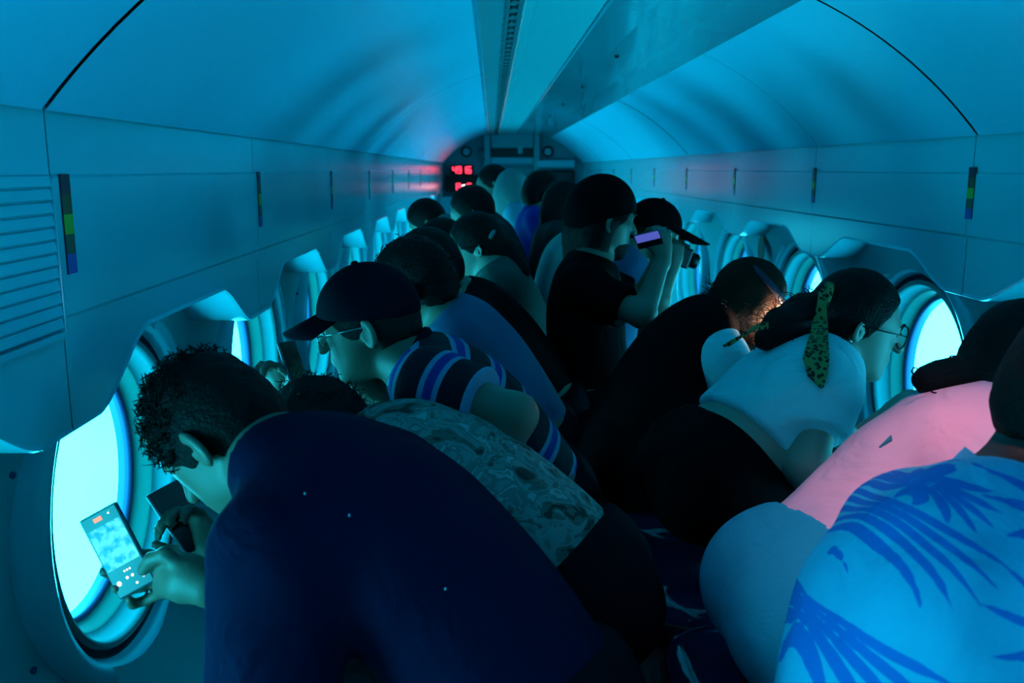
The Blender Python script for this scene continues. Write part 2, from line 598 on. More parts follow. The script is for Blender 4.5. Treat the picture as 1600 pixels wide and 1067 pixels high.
# added reddish lamp, out of view overhead, so the pink shirt reads pink
lamp = empty("added_lamp", (0.66, 1.22, 1.825))
MB().disc((0, 0, -0.014), (1, 0, 0), (0, 1, 0), 0.055, 0.03, 24).build("housing", BLACKP, lamp)
MB().torus((0, 0, -0.018), (1, 0, 0), (0, 1, 0), 0.040, 0.010, 24, 8).build("bezel_ring", BLACKP, lamp, True)
MB().disc((0, 0, -0.018), (1, 0, 0), (0, 1, 0), 0.036, 0.003, 24).build("lens", mat("red_lens", (.3, .03, .03), .3, emit=(1.0, .25, .25), es=2.0), lamp)
tag(lamp, "added small round reddish lamp, out of view on the ceiling over the nearest right-hand seats", "lamp")
ld = bpy.data.lights.new("added_red_spot", 'SPOT')  # added fill light, gives the pink cloth the red the viewports lack
ld.energy = 21.0; ld.color = (1.0, 0.42, 0.50); ld.spot_size = math.radians(48); ld.spot_blend = 1.0; ld.shadow_soft_size = 0.03
lo_ = bpy.data.objects.new("added_red_spot", ld); COL.objects.link(lo_); lo_.parent = lamp; lo_.location = (0, 0, -0.03)
lo_.rotation_euler = Vector((0.03, 0.14, -1.0)).to_track_quat('-Z', 'Y').to_euler()

# floor
floor = MB()
floor.add([(-1.1, Y0 - .3, 0), (1.75, Y0 - .3, 0), (1.75, Y1 + .5, 0), (-1.1, Y1 + .5, 0)], [(0, 1, 2, 3)])
fo = floor.build("floor", FLOORM); tag(fo, kind="structure")

# rear bulkhead behind the camera and far bulkhead
def disc_wall(name, y, m):
    n = 48
    vs = [(CX + 1.6 * math.cos(2 * PI * k / n), y, CZ + 1.6 * math.sin(2 * PI * k / n)) for k in range(n)]
    o = obj(name, vs, [tuple(range(n))], m)
    tag(o, kind="structure")
    return o
disc_wall("wall_rear", Y0, mat("rear_dark", (0.01, 0.05, 0.06), 0.6))
wf = disc_wall("wall_front", Y1, STEEL)

# --- far bulkhead fittings
YB = Y1 - 0.01
def bx(px0, py0, px1, py1, d=0.02, y=YB):
    a = A(px0, py0, y); b = A(px1, py1, y)
    return ((a[0] + b[0]) / 2, y - d / 2, (a[2] + b[2]) / 2), (abs(b[0] - a[0]) / 2, d / 2, abs(b[2] - a[2]) / 2)
door = empty("door_1", (0, 0, 0)); tag(door, kind="structure")
m = MB()
for r in ((756, 205, 766, 330), (834, 205, 842, 330), (756, 203, 842, 208)):
    m.box(*bx(*r, d=0.09), bev=0.01)
m.build("door_frame", mat("frame_pale", (0.05, 0.42, 0.46), 0.35), door)
MB().box(*bx(767, 232, 833, 245, d=0.03)).build("dark_transom", DARKG, door)
MB().box(*bx(767, 208, 833, 231, d=0.05), bev=0.01).build("header_panel", GELW, door)
MB().box(*bx(767, 246, 833, 256, d=0.05), bev=0.01).build("header_shelf", GEL, door)
MB().box(*bx(767, 262, 833, 330, d=0.03), bev=0.01).build("door_leaf", STEEL, door)
MB().box(*bx(800, 276, 820, 300, d=0.045), bev=0.006).build("door_window", DARKG, door)
MB().box(*bx(809, 228, 816, 240, d=0.07), bev=0.004).build("door_latch", GEL, door)
MB().tube([A(749, 232, YB - .08), A(752, 240, YB - .1), A(757, 249, YB - .08)], 0.018, 8).build("door_handle", RINGA, door, True)
for cx in (729, 856):
    c = A(cx, 237, YB - 0.03)
    g = empty("round_gauge", tuple(c))
    MB().torus((0, 0, 0), (1, 0, 0), (0, 0, 1), 0.065, 0.016).build("gauge_rim", DARKG, g, True)
    MB().disc((0, 0.01, 0), (1, 0, 0), (0, 0, 1), 0.06, 0.012).build("gauge_face", GELW, g)
    tag(g, "round dark-rimmed gauge high on the far bulkhead " + ("left of the door" if cx < 800 else "right of the door"), "gauge")
sc = empty("wall_screen", tuple(A(866, 298, YB)))
sc0 = bx(835, 266, 897, 330, d=0.06)
MB().box(tuple(V(*sc0[0]) - V(*sc.location)), sc0[1], bev=0.01).build("screen_case", BLACKP, sc)
sc1 = bx(838, 269, 894, 327, d=0.066)
MB().box(tuple(V(*sc1[0]) - V(*sc.location)), (sc1[1][0], 0.036, sc1[1][2])).build("screen_glass", mat("dark_screen", (0.004, 0.012, 0.016), 0.12), sc)
tag(sc, "large dark switched-off screen on the far bulkhead", "screen")
MB().box(*bx(672, 306, 768, 335, d=0.35), bev=0.03).build("console_ledge", GEL, wf)
MB().box(*bx(838, 250, 897, 262, d=0.12), bev=0.02).build("ledge", GEL, wf)

SEG = {'0': 'abcdef', '1': 'bc', '2': 'abged', '4': 'fgbc', '6': 'afgedc', '8': 'abcdefg', '9': 'abcdfg', 'F': 'aefg', 't': 'fged', '-': 'g'}
def digits(txt, cx, cz, y, h, w, gap, m):
    b = MB()
    n = len(txt)
    x = cx - (n * w + (n - 1) * gap) / 2
    t = h * 0.075
    for ch in txt:
        for sgm in SEG.get(ch, ''):
            px, pz, hx, hz = {'a': (.5, 1, .4, 0), 'd': (.5, 0, .4, 0), 'g': (.5, .5, .4, 0), 'b': (1, .75, 0, .2), 'c': (1, .25, 0, .2), 'f': (0, .75, 0, .2), 'e': (0, .25, 0, .2)}[sgm]
            b.box((x + px * w, y, cz - h / 2 + pz * h), (hx * w + t, 0.006, hz * h + t))
        x += w + gap
    return b
for nm, rect, txt, lab in (("led_display", (704, 259, 740, 272), "4916", "small black display with red digits, upper of the two on the far bulkhead"),
                           ("led_display", (697, 273, 753, 300), "808", "wide black display with red digits below the smaller one on the far bulkhead")):
    c, h = bx(*rect, d=0.12, y=YB - 0.05)
    e = empty(nm, c)
    MB().box((0, 0, 0), h, bev=0.008).build("case", BLACKP, e)
    if txt == "4916":
        for k, ch in enumerate(txt):
            digits(ch, (k - 1.5) * 0.070, 0.0, -h[1] - 0.004, 0.085, 0.046, 0.02, LEDR).build("digit", LEDR, e)
    else:
        for k in (-1, 1):
            digits("8", k * 0.078, -0.045, -h[1] - 0.004, 0.085, 0.05, 0.02, LEDR).build("digit", LEDR, e)
        MB().disc((0.0, -h[1] - 0.003, -0.045), (1, 0, 0), (0, 0, -1), 0.028, 0.006).build("indicator_lamp", LEDW, e)
    tag(e, lab, "display")

# ------------------------------------------------------------------ centre bench: base and single vinyl cushions
base = MB().box((CX, 6.0, 0.16), (0.24, 7.2, 0.16), bev=0.02).build("bench_base", mat("bench_shell", (0.006, 0.015, 0.022), 0.4))
tag(base, "long dark base under the back-to-back cushions along the aisle", "bench")


def superell(a, b, c, e1, e2, nu=40, nv=20):
    vs, fs = [], []
    sg = lambda q, e: math.copysign(abs(q) ** e, q)
    for j in range(nv + 1):
        ph = -PI / 2 + PI * j / nv
        for i in range(nu):
            th = 2 * PI * i / nu
            vs.append((a * sg(math.cos(ph), e1) * sg(math.cos(th), e2), b * sg(math.cos(ph), e1) * sg(math.sin(th), e2), c * sg(math.sin(ph), e1)))
    for j in range(nv):
        for i in range(nu):
            fs.append((j * nu + i, j * nu + (i + 1) % nu, (j + 1) * nu + (i + 1) % nu, (j + 1) * nu + i))
    return vs, fs


pv, pf = superell(0.215, 0.205, 0.065, 0.55, 0.62)
pad_me = mesh_of("cushion_pad", pv, pf, VINYL, True)
pip = []
for i in range(48):
    th = 2 * PI * i / 48
    pip.append((0.214 * math.copysign(abs(math.cos(th)) ** .62, math.cos(th)), 0.204 * math.copysign(abs(math.sin(th)) ** .62, math.sin(th)), 0))
mbp = MB().tube(pip + pip[:2], 0.005, 6, False)
pip_me = mbp.mesh("piping", BLACKP, True)
pst_me = MB().tube([(0, 0, -0.069), (0, 0, -0.05)], [0.06, 0.06], 16).mesh("post", BLACKP, True)
for sd, ys in ((-1, [0.75 + 0.43 * k for k in range(9)]), (1, [0.70 + 0.44 * k for k in range(9)])):
    for i, y in enumerate(ys):
        xx = CX + sd * 0.235
        t = empty("seat_cushion", (xx, y, 0.39))
        link("cushion_pad", pad_me, t); link("piping", pip_me, t); link("post", pst_me, t)
        lab = "glossy navy vinyl seat cushion in the %s-hand row under the passengers" % ("left" if sd < 0 else "right")
        if sd > 0 and i == 2: lab = "glossy navy vinyl seat cushion beside the pale jeans at the bottom edge"
        if sd > 0 and i == 3: lab = "glossy navy vinyl seat cushion with bright blue highlight left of the pale jeans"
        if sd > 0 and i == 5: lab = "glossy navy vinyl seat cushion right of the striped shirt"
        tag(t, lab, "cushion", "navy vinyl cushions of the centre bench")

# ------------------------------------------------------------------ smooth solid modelling for bodies, clothes and hair
class Prim:
    def __init__(s, kind, a, b=None, ra=0.05, rb=None, ax=None, k=0.03, cut=None, neg=False):
        s.kind, s.a, s.k, s.neg = kind, np.asarray(a, float), k, neg
        s.b = None if b is None else np.asarray(b, float)
        s.ra = ra
        s.rb = ra if rb is None else rb
        s.ax = None if ax is None else np.array(ax, float)
        s.cut = cut or []

    def grown(s, g, cut=None, k=None):
        q = Prim(s.kind, s.a, s.b, None, None, s.ax, s.k if k is None else k, (s.cut + (cut or [])), s.neg)
        q.ra = s.ra + g if s.kind == 'c' else tuple(r + g for r in s.ra)
        q.rb = s.rb + g if s.kind == 'c' else None
        return q

    def bbox(s):
        if s.kind == 'c':
            r = max(s.ra, s.rb)
            return np.minimum(s.a, s.b) - r, np.maximum(s.a, s.b) + r
        e = np.sqrt(((np.array(s.ra)[:, None] * s.ax) ** 2).sum(0))
        return s.a - e, s.a + e

    def dist(s, P):
        if s.kind == 'c':
            ab = s.b - s.a
            L = max(ab @ ab, 1e-9)
            q = P - s.a
            t = np.clip((q @ ab) / L, 0, 1)
            d = np.sqrt(((q - t[..., None] * ab) ** 2).sum(-1)) - (s.ra + (s.rb - s.ra) * t)
        else:
            q = (P - s.a) @ s.ax.T
            r = np.array(s.ra)
            k0 = np.sqrt(((q / r) ** 2).sum(-1))
            k1 = np.sqrt(((q / (r * r)) ** 2).sum(-1))
            d = k0 * (k0 - 1) / np.maximum(k1, 1e-6)
        for p0, n in s.cut:
            d = np.maximum(d, (P - p0) @ n)
        return d


def cone(a, b, ra, rb=None, k=0.03, cut=None, neg=False):
    return Prim('c', a, b, ra, rb, None, k, cut, neg)


def ell(c, ax, r, k=0.03, cut=None, neg=False):
    return Prim('e', c, None, tuple(r), None, ax, k, cut, neg)


def solid(prims, res, noise=0.0, nfreq=60.0):
    lo = np.min([p.bbox()[0] for p in prims if not p.neg], 0) - 3 * res
    hi = np.max([p.bbox()[1] for p in prims if not p.neg], 0) + 3 * res
    sh = np.ceil((hi - lo) / res).astype(int) + 1
    F = np.full(sh, 0.5, np.float32)
    for p in prims:
        b0, b1 = p.bbox()
        mrg = p.k + 2.5 * res
        i0 = np.clip(np.floor((b0 - mrg - lo) / res).astype(int), 0, sh)
        i1 = np.clip(np.ceil((b1 + mrg - lo) / res).astype(int) + 1, 0, sh)
        if (i1 <= i0).any():
            continue
        g = [lo[j] + res * np.arange(i0[j], i1[j]) for j in range(3)]
        P = np.stack(np.meshgrid(*g, indexing='ij'), -1)
        d = p.dist(P)
        sl = tuple(slice(i0[j], i1[j]) for j in range(3))
        f = F[sl]
        k = p.k
        if p.neg:
            d = -d
            h = np.maximum(k - np.abs(f - d), 0) / k
            F[sl] = np.maximum(f, d) + h * h * k * 0.25
        else:
            h = np.maximum(k - np.abs(f - d), 0) / k
            F[sl] = np.minimum(f, d) - h * h * k * 0.25
    if noise > 0:
        g = [lo[j] + res * np.arange(sh[j]) for j in range(3)]
        X, Y, Z = np.meshgrid(*g, indexing='ij', sparse=True)
        n = np.sin(X * nfreq + 1.3 * np.sin(Y * nfreq * .7)) * np.sin(Y * nfreq * 1.1 + np.sin(Z * nfreq * .8)) * np.sin(Z * nfreq * .9 + np.sin(X * nfreq))
        F = F + noise * n
    # surface nets
    S = F < 0
    n = np.array(S.shape) - 1
    c = np.zeros(n, np.uint8)
    for dx in (0, 1):
        for dy in (0, 1):
            for dz in (0, 1):
                c += S[dx:dx + n[0], dy:dy + n[1], dz:dz + n[2]]
    act = (c > 0) & (c < 8)
    ijk = np.argwhere(act)
    idx = np.full(n, -1, np.int32)
    idx[act] = np.arange(len(ijk))
    acc = np.zeros((len(ijk), 3)); cnt = np.zeros(len(ijk))
    corners = [(0, 0, 0), (1, 0, 0), (0, 1, 0), (0, 0, 1), (1, 1, 0), (1, 0, 1), (0, 1, 1), (1, 1, 1)]
    for a in corners:
        for ax in range(3):
            if a[ax]:
                continue
            b = list(a); b[ax] = 1
            fa = F[ijk[:, 0] + a[0], ijk[:, 1] + a[1], ijk[:, 2] + a[2]]
            fb = F[ijk[:, 0] + b[0], ijk[:, 1] + b[1], ijk[:, 2] + b[2]]
            m = (fa < 0) != (fb < 0)
            t = fa[m] / (fa[m] - fb[m])
            p = np.tile(np.array(a, float), (m.sum(), 1))
            p[:, ax] += t
            acc[m] += p; cnt[m] += 1
    verts = lo + res * (ijk + acc / np.maximum(cnt, 1)[:, None])
    faces = []
    for ax in range(3):
        u, v = (ax + 1) % 3, (ax + 2) % 3
        s0 = [slice(None)] * 3; s1 = [slice(None)] * 3
        s0[ax] = slice(0, -1); s1[ax] = slice(1, None)
        e0, e1 = S[tuple(s0)], S[tuple(s1)]
        q = np.argwhere(e0 != e1)
        q = q[(q[:, u] > 0) & (q[:, v] > 0) & (q[:, u] < n[u]) & (q[:, v] < n[v])]
        flip = e0[q[:, 0], q[:, 1], q[:, 2]]
        def g(du, dv):
            r = q.copy(); r[:, u] -= du; r[:, v] -= dv
            return idx[r[:, 0], r[:, 1], r[:, 2]]
        quad = np.stack([g(1, 1), g(0, 1), g(0, 0), g(1, 0)], 1)
        quad[~flip] = quad[~flip][:, ::-1]
        faces.append(quad)
    return verts, np.concatenate(faces)


def fast_mesh(name, verts, faces, m, smooth=True):
    me = bpy.data.meshes.new(name)
    nv, nf = len(verts), len(faces)
    me.vertices.add(nv); me.vertices.foreach_set("co", np.asarray(verts, np.float32).ravel())
    me.loops.add(nf * 4); me.loops.foreach_set("vertex_index", np.asarray(faces, np.int32).ravel())
    me.polygons.add(nf)
    me.polygons.foreach_set("loop_start", np.arange(0, nf * 4, 4, dtype=np.int32))
    me.polygons.foreach_set("loop_total", np.full(nf, 4, np.int32))
    me.polygons.foreach_set("use_smooth", np.full(nf, smooth))
    me.materials.append(m)
    me.update(calc_edges=True)
    return me


def vnormals(me):
    a = np.empty(len(me.vertices) * 3, np.float32)
    me.vertices.foreach_get("normal", a)
    return a.reshape(-1, 3)


def frame(f, u):
    f = nrm(f); u = nrm(np.asarray(u, float) - f * (np.asarray(u, float) @ f))
    return f, np.cross(u, f), u          # forward, left, up


def head_prims(c, f, u, sc=1.0, es=1.0):
    f, s, u = frame(f, u)
    H = lambda a, b, d: c + sc * (a * f + b * s + d * u)
    ax = np.array([f, s, u])
    r = lambda *q: tuple(sc * x for x in q)
    P = [ell(H(-.012, 0, .032), ax, r(.098, .076, .096), .02),
         ell(H(.022, 0, -.01), ax, r(.070, .064, .080), .03),
         ell(H(.030, 0, -.062), ax, r(.058, .052, .050), .03),
         ell(H(.070, 0, -.098), ax, r(.022, .026, .018), .03),
         cone(H(.088, 0, .022), H(.113, 0, -.022), .009 * sc, .013 * sc, .014),
         cone(H(.078, .036, .032), H(.084, .012, .028), .010 * sc, .010 * sc, .014),
         cone(H(.078, -.036, .032), H(.084, -.012, .028), .010 * sc, .010 * sc, .014),
         ell(H(.087, 0, -.052), ax, r(.012, .024, .006), .008),
         ell(H(.085, 0, -.064), ax, r(.012, .021, .006), .008)]
    for q in (1, -1):
        P.append(ell(H(.094, q * .031, .010), ax, r(.013, .016, .011), .012, neg=True))
        P.append(ell(H(.072, q * .031, .010), ax, r(.014, .014, .013), .004))
        e0 = nrm(f - q * .65 * s - .15 * u); e1 = q * nrm(np.cross(u, e0)); ear = np.array([e0, e1, np.cross(e0, e1)])
        P.append(ell(H(-.020, q * .086, -.004), ear, r(.024 * es, .0085 * es, .037 * es), .006))
        P.append(ell(H(-.020, q * .086, -.002) + e1 * .010 * sc * es + e0 * .004 * sc, ear, r(.016 * es, .0095 * es, .027 * es), .004, neg=True))
    return P


def hand_prims(w, d, n, right=True, curl=0.5, sc=1.0, thumb=0.4):
    d = nrm(d); n = nrm(n - d * (np.asarray(n) @ d)); t = np.cross(d, n) * (1 if right else -1)
    P = [ell(w + d * .05 * sc, np.array([d, t, n]), (.050 * sc, .040 * sc, .016 * sc), .012), cone(w - d * .01, w + d * .03 * sc, .026 * sc, .027 * sc, .02)]
    for off, L, z in ((.030, .070, .0), (.010, .078, .004), (-.010, .073, .002), (-.028, .056, -.004)):
        p = w + d * (.088 + z) * sc + t * off * sc
        a = 0.15 * curl
        for i, (fr, rr) in enumerate(((.45, .0095), (.32, .0088), (.25, .008))):
            a += curl * (0.9, 1.0, .7)[i]
            q = p + (d * math.cos(a) + n * math.sin(a)) * L * fr * sc
            P.append(cone(p, q, rr * sc, rr * .93 * sc, .006))
            p = q
    p = w + d * .03 * sc + t * .034 * sc
    q = p + nrm(t * .65 + d * .65 + n * thumb) * .042 * sc
    e = q + nrm(t * .15 + d * .9 + n * (thumb + .3)) * .034 * sc
    P += [cone(p - t * .012, q, .014 * sc, .011 * sc, .01), cone(q, e, .010 * sc, .0085 * sc, .006)]
    return P


def at_t(tab, t):
    return float(np.interp(t, tab[0], tab[1]))


LATR = ([0, .2, .45, .7, .88, 1.0], [.172, .165, .158, .178, .165, .075])
DEPR = ([0, .2, .45, .7, .88, 1.0], [.125, .122, .118, .122, .098, .062])


def person(label, d, pelvis, neck, head, f, u, shL, shR, armL, armR, shirt, pants, skin, hairm=None, hair='short', w=1.0, dp=1.0, bulge=0.06,
           res=0.008, sc=1.0, hem=0.06, sleeve=0.75, handL=None, handR=None, neckcut=0.015, tuck=None, hair_extra=(), hres=None, waist=0.10, cloth_res=None,
           extra_body=(), sleeve_grow=0.016, knees=None, group="passengers", neckr=0.056, hair_noise=0.002, name="person", shirt_grow=0.013, headsc=None, folds=0.0, earsc=1.0, hl=0.066):
    pelvis, neck, head = (np.asarray(q, float) for q in (pelvis, neck, head))
    shL, shR = np.asarray(shL, float), np.asarray(shR, float)
    f, sdir, u = frame(f, u)
    headsc = headsc or sc
    root = empty(name, (pelvis[0], pelvis[1], 0.0))
    tag(root, label, "person", group)
    base = V(pelvis[0], pelvis[1], 0.0)
    F3 = V(d, 0, 0)
    lat = nrm(shL - shR)
    Tm = nrm(neck - pelvis)
    lat = nrm(lat - Tm * (lat @ Tm))
    back = nrm(np.cross(lat, Tm))
    if back @ F3 > 0:
        back = -back
    ctrl = (pelvis + neck) / 2 + back * bulge * 2
    SP = lambda t: (1 - t) ** 2 * pelvis + 2 * t * (1 - t) * ctrl + t * t * neck
    TT = lambda t: nrm(2 * (1 - t) * (ctrl - pelvis) + 2 * t * (neck - ctrl))
    latp = nrm(V(0, -d * 1.0, 0)) if abs(lat[1]) > 0.3 else lat
    if latp @ lat < 0: latp = -latp

    def tors(t0, t1, n, g=0.0, cut=None):
        out = []
        for t in np.linspace(t0, t1, n):
            T = TT(t)
            L = nrm(latp * (1 - t) + lat * t); L = nrm(L - T * (L @ T))
            out.append(ell(SP(t), np.array([L, T, np.cross(L, T)]), (at_t(LATR, t) * w + g, .105 * sc + g * .4, at_t(DEPR, t) * dp + g), .055, cut))
        return out
    nd = nrm(head - neck)
    hb = head - .045 * u * headsc - .022 * f * headsc
    torso = tors(0, .95, 8)
    should = [cone(SP(.86) + lat * .05, shL, .078 * sc, .062 * sc, .05), cone(SP(.86) - lat * .05, shR, .078 * sc, .062 * sc, .05)]
    arms = []
    for sh, (el, wr) in ((shL, armL), (shR, armR)):
        arms.append((cone(sh, el, .054 * sc, .040 * sc, .03), cone(el, wr, .041 * sc, .027 * sc, .025)))
    hips = [pelvis + latp * .09 * w, pelvis - latp * .09 * w]
    kn = knees or [pelvis * V(1, 1, 0) + V(d * .40, 0, .49) + latp * .13, pelvis * V(1, 1, 0) + V(d * .40, 0, .49) - latp * .13]
    an = [V(k[0] + d * 0.0, k[1], .085) for k in kn]
    butt = [ell(hp - F3 * .02 - V(0, 0, .0), np.eye(3), (.125 * dp, .118 * w, .11), .06) for hp in hips]
    legs = []
    for hp, k_, a_ in zip(hips, kn, an):
        legs += [cone(hp, k_, .088 * w, .060, .05), cone(k_, a_, .058, .040, .03)]
    feet = [cone(a_ - V(0, 0, .045), a_ + V(d * .13, 0, -.05), .036, .030, .02) for a_ in an]
    body = torso + should + [q for ar in arms for q in ar] + butt + legs + feet
    body += [cone(neck - nd * .03, hb, neckr * 1.12 * sc, neckr * sc, .035)] + head_prims(head, f, u, headsc, earsc)
    for hnd, (el, wr), right in ((handL, armL, False), (handR, armR, True)):
        if hnd == 'none':
            continue
        if hnd is None:
            body += hand_prims(np.asarray(wr, float), nrm(np.asarray(wr) - np.asarray(el)), V(0, 0, -1) if abs(nrm(np.asarray(wr) - np.asarray(el))[2]) < .8 else -F3, right, .45, sc)
        elif callable(hnd):
            body += hnd()
        else:
            body += hand_prims(np.asarray(wr, float), hnd[0], hnd[1], right, hnd[2], sc, *(hnd[3:]))
    body += list(extra_body)

    def put(nm, prims, m, r, noise=0.0, nf=60):
        v, fc = solid(prims, r, noise, nf)
        return link(nm, fast_mesh(nm, v - base, fc, m), root), v
    ob, _ = put("body", body, skin, res)
    cr = cloth_res or res
    hc = [(SP(hem), -TT(hem))]
    nc = [(neck + nd * neckcut, nd)]
    sp = [q for q in tors(max(hem - .06, -.10), .95, 8, shirt_grow, hc + nc)]
    sp += [q.grown(shirt_grow, nc) for q in should]
    slv = []
    for ua, fa in arms:
        if sleeve <= 1:
            e = ua.a + (ua.b - ua.a) * sleeve
            slv.append(cone(ua.a, e + (ua.b - ua.a) * .12, ua.ra + sleeve_grow, ua.ra + (ua.rb - ua.ra) * sleeve + sleeve_grow + .004, .035, [(e, nrm(ua.b - ua.a))]))
        else:
            slv.append(ua.grown(sleeve_grow))
            e = fa.a + (fa.b - fa.a) * (sleeve - 1)
            slv.append(cone(fa.a, e + (fa.b - fa.a) * .1, fa.ra + sleeve_grow, fa.ra + (fa.rb - fa.ra) * (sleeve - 1) + sleeve_grow, .03, [(e, nrm(fa.b - fa.a))]))
    so, sv = put("shirt", sp + slv, shirt, cr, folds, 24)
    # cloth coordinates: distance along the spine, or along the sleeve
    L = np.linalg.norm(neck - pelvis)
    dt = np.min([q.dist(sv) for q in sp], 0)
    ds = np.min([q.dist(sv) for q in slv], 0)
    ts = np.linspace(-.1, 1.15, 60)
    pts = np.array([SP(t) for t in ts])
    # project onto the spine tangent field
    di = ((sv[:, None, :] - pts[None]) ** 2).sum(-1)
    a_t = ts[di.argmin(1)]
    T1 = np.array([TT(t) for t in a_t]); S1 = np.array([SP(t) for t in a_t])
    co = a_t * L * 1.05 + ((sv - S1) * T1).sum(1)
    ca = np.zeros(len(sv)); best = np.full(len(sv), 9.)
    for ua, fa in arms:
        dd = ua.dist(sv)
        cc = (sv - ua.a) @ nrm(ua.b - ua.a)
        ca = np.where(dd < best, cc, ca); best = np.minimum(best, dd)
    att = np.where(ds < dt - .002, ca + 0.03, co)
    at = so.data.attributes.new("cloth_v", 'FLOAT', 'POINT')
    at.data.foreach_set("value", att.astype(np.float32))
    # trousers
    wc = [(SP(waist), TT(waist))]
    pp = tors(-.02, waist + .08, 4, .010, wc) + [q.grown(.012, wc) for q in butt] + [q.grown(.016) for q in legs[0::2]] + \
        [cone(q.a, q.a + (q.b - q.a) * .93, q.ra + .014, q.rb + .02, .03) for q in legs[1::2]]
    po, _ = put("trousers", pp, pants, max(cr, .010))
    fm = MB()
    for a_ in an:
        sh_ = MB().ellipsoid(a_ - base + V(d * .05, 0, -.048), np.eye(3), (.145, .05, .045), 14, 8)
        sh_.build("shoe", BLACKP, root, True)
    # hair
    if hair != 'none':
        H = lambda a, b, e: head + headsc * (a * f + b * sdir + e * u)
        ax = np.array([f, sdir, u])
        R = lambda *q: tuple(headsc * x for x in q)
        hp = [ell(H(-.016, 0, .038), ax, R(.108, .086, .104), .02, [(H(hl, 0, .042), nrm(f * .85 - u * .52))]),
              ell(H(-.044, 0, -.006), ax, R(.080, .078, .083), .02, [(H(-.040, 0, 0), nrm(f * 1.0 + u * .1)), (H(0, 0, -.070), -u)])]
        if hair == 'long':
            hp += [ell(H(-.045, 0, -.05), ax, R(.078, .096, .115), .03, [(H(-.002, 0, 0), nrm(f))])]
        hp += list(hair_extra)
        v, fc = solid(hp, hres or res * .9, hair_noise, 95)
        ho = link("hair", fast_mesh("hair", v - base, fc, hairm), root)
    else:
        ho = None
    return dict(root=root, base=base, body=ob, shirt=so, trousers=po, hair=ho, head=head, f=f, s=sdir, u=u, SP=SP, TT=TT, lat=lat, sc=headsc, back=back)


def add_strands(p, m, n, length, curl, rad=0.0011, seed=1, sel=None, steps=9, name="hair_strands"):
    """loose curls standing off the hair surface"""
    rng = np.random.default_rng(seed)
    me = p['hair'].data
    co = np.empty(len(me.vertices) * 3, np.float32); me.vertices.foreach_get("co", co); co = co.reshape(-1, 3)
    no = vnormals(me)
    ok = np.arange(len(co)) if sel is None else np.nonzero(sel(co + p['base']))[0]
    b = MB()
    for i in rng.choice(ok, n):
        q = co[i].astype(float); nn = no[i].astype(float)
        t = nrm(np.cross(nn, rng.normal(size=3))); bt = np.cross(nn, t)
        L = length * rng.uniform(.5, 1.2)
        pts = []
        ph = rng.uniform(0, 6.28); turns = rng.uniform(.5, 1.3)
        lean = t * rng.uniform(-.8, .8) + bt * rng.uniform(-.8, .8)
        for j in range(steps):
            s = j / (steps - 1)
            a = ph + turns * 6.28 * s
            pts.append(q - nn * .004 + (nn * .8 + lean * s) * L * s + curl * s * (math.cos(a) * t + math.sin(a) * bt))
        b.tube(pts, [rad] * (steps - 1) + [rad * .4], 4, False)
    o = b.build(name, m, p['root'], True)
    tag(o, kind="stuff")
    return o


def glasses(p, m, lensr=0.021, square=False):
    H = lambda a, b, e: p['head'] - p['base'] + p['sc'] * (a * p['f'] + b * p['s'] + e * p['u'])
    e = empty("glasses", (0, 0, 0), p['root'])
    for q in (1, -1):
        MB().torus(H(.100, q * .032, .008), p['s'], p['u'], lensr * p['sc'] * 1.15, .0019, 24, 6).build("rim", m, e, True)
        MB().tube([H(.098, q * .058, .014), H(.05, q * .080, .014), H(-.02, q * .084, .012)], .0018, 6).build("temple_arm", m, e, True)
    MB().tube([H(.102, .009, .012), H(.108, 0, .014), H(.102, -.009, .012)], .0018, 6).build("bridge", m, e, True)


def eyes(p):
    H = lambda a, b, e: p['head'] - p['base'] + p['sc'] * (a * p['f'] + b * p['s'] + e * p['u'])
    ax = np.array([p['f'], p['s'], p['u']])
    for q in (1, -1):
        MB().ellipsoid(H(.0835, q * .031, .009), ax, (.005, .006, .005), 10, 8).build("eye", BLACKP, p['root'], True)
        MB().tube([H(.098, q * .014, .033), H(.095, q * .032, .038), H(.082, q * .046, .031)], [.003, .0035, .002], 6).build("eyebrow", BLACKP, p['root'], True)


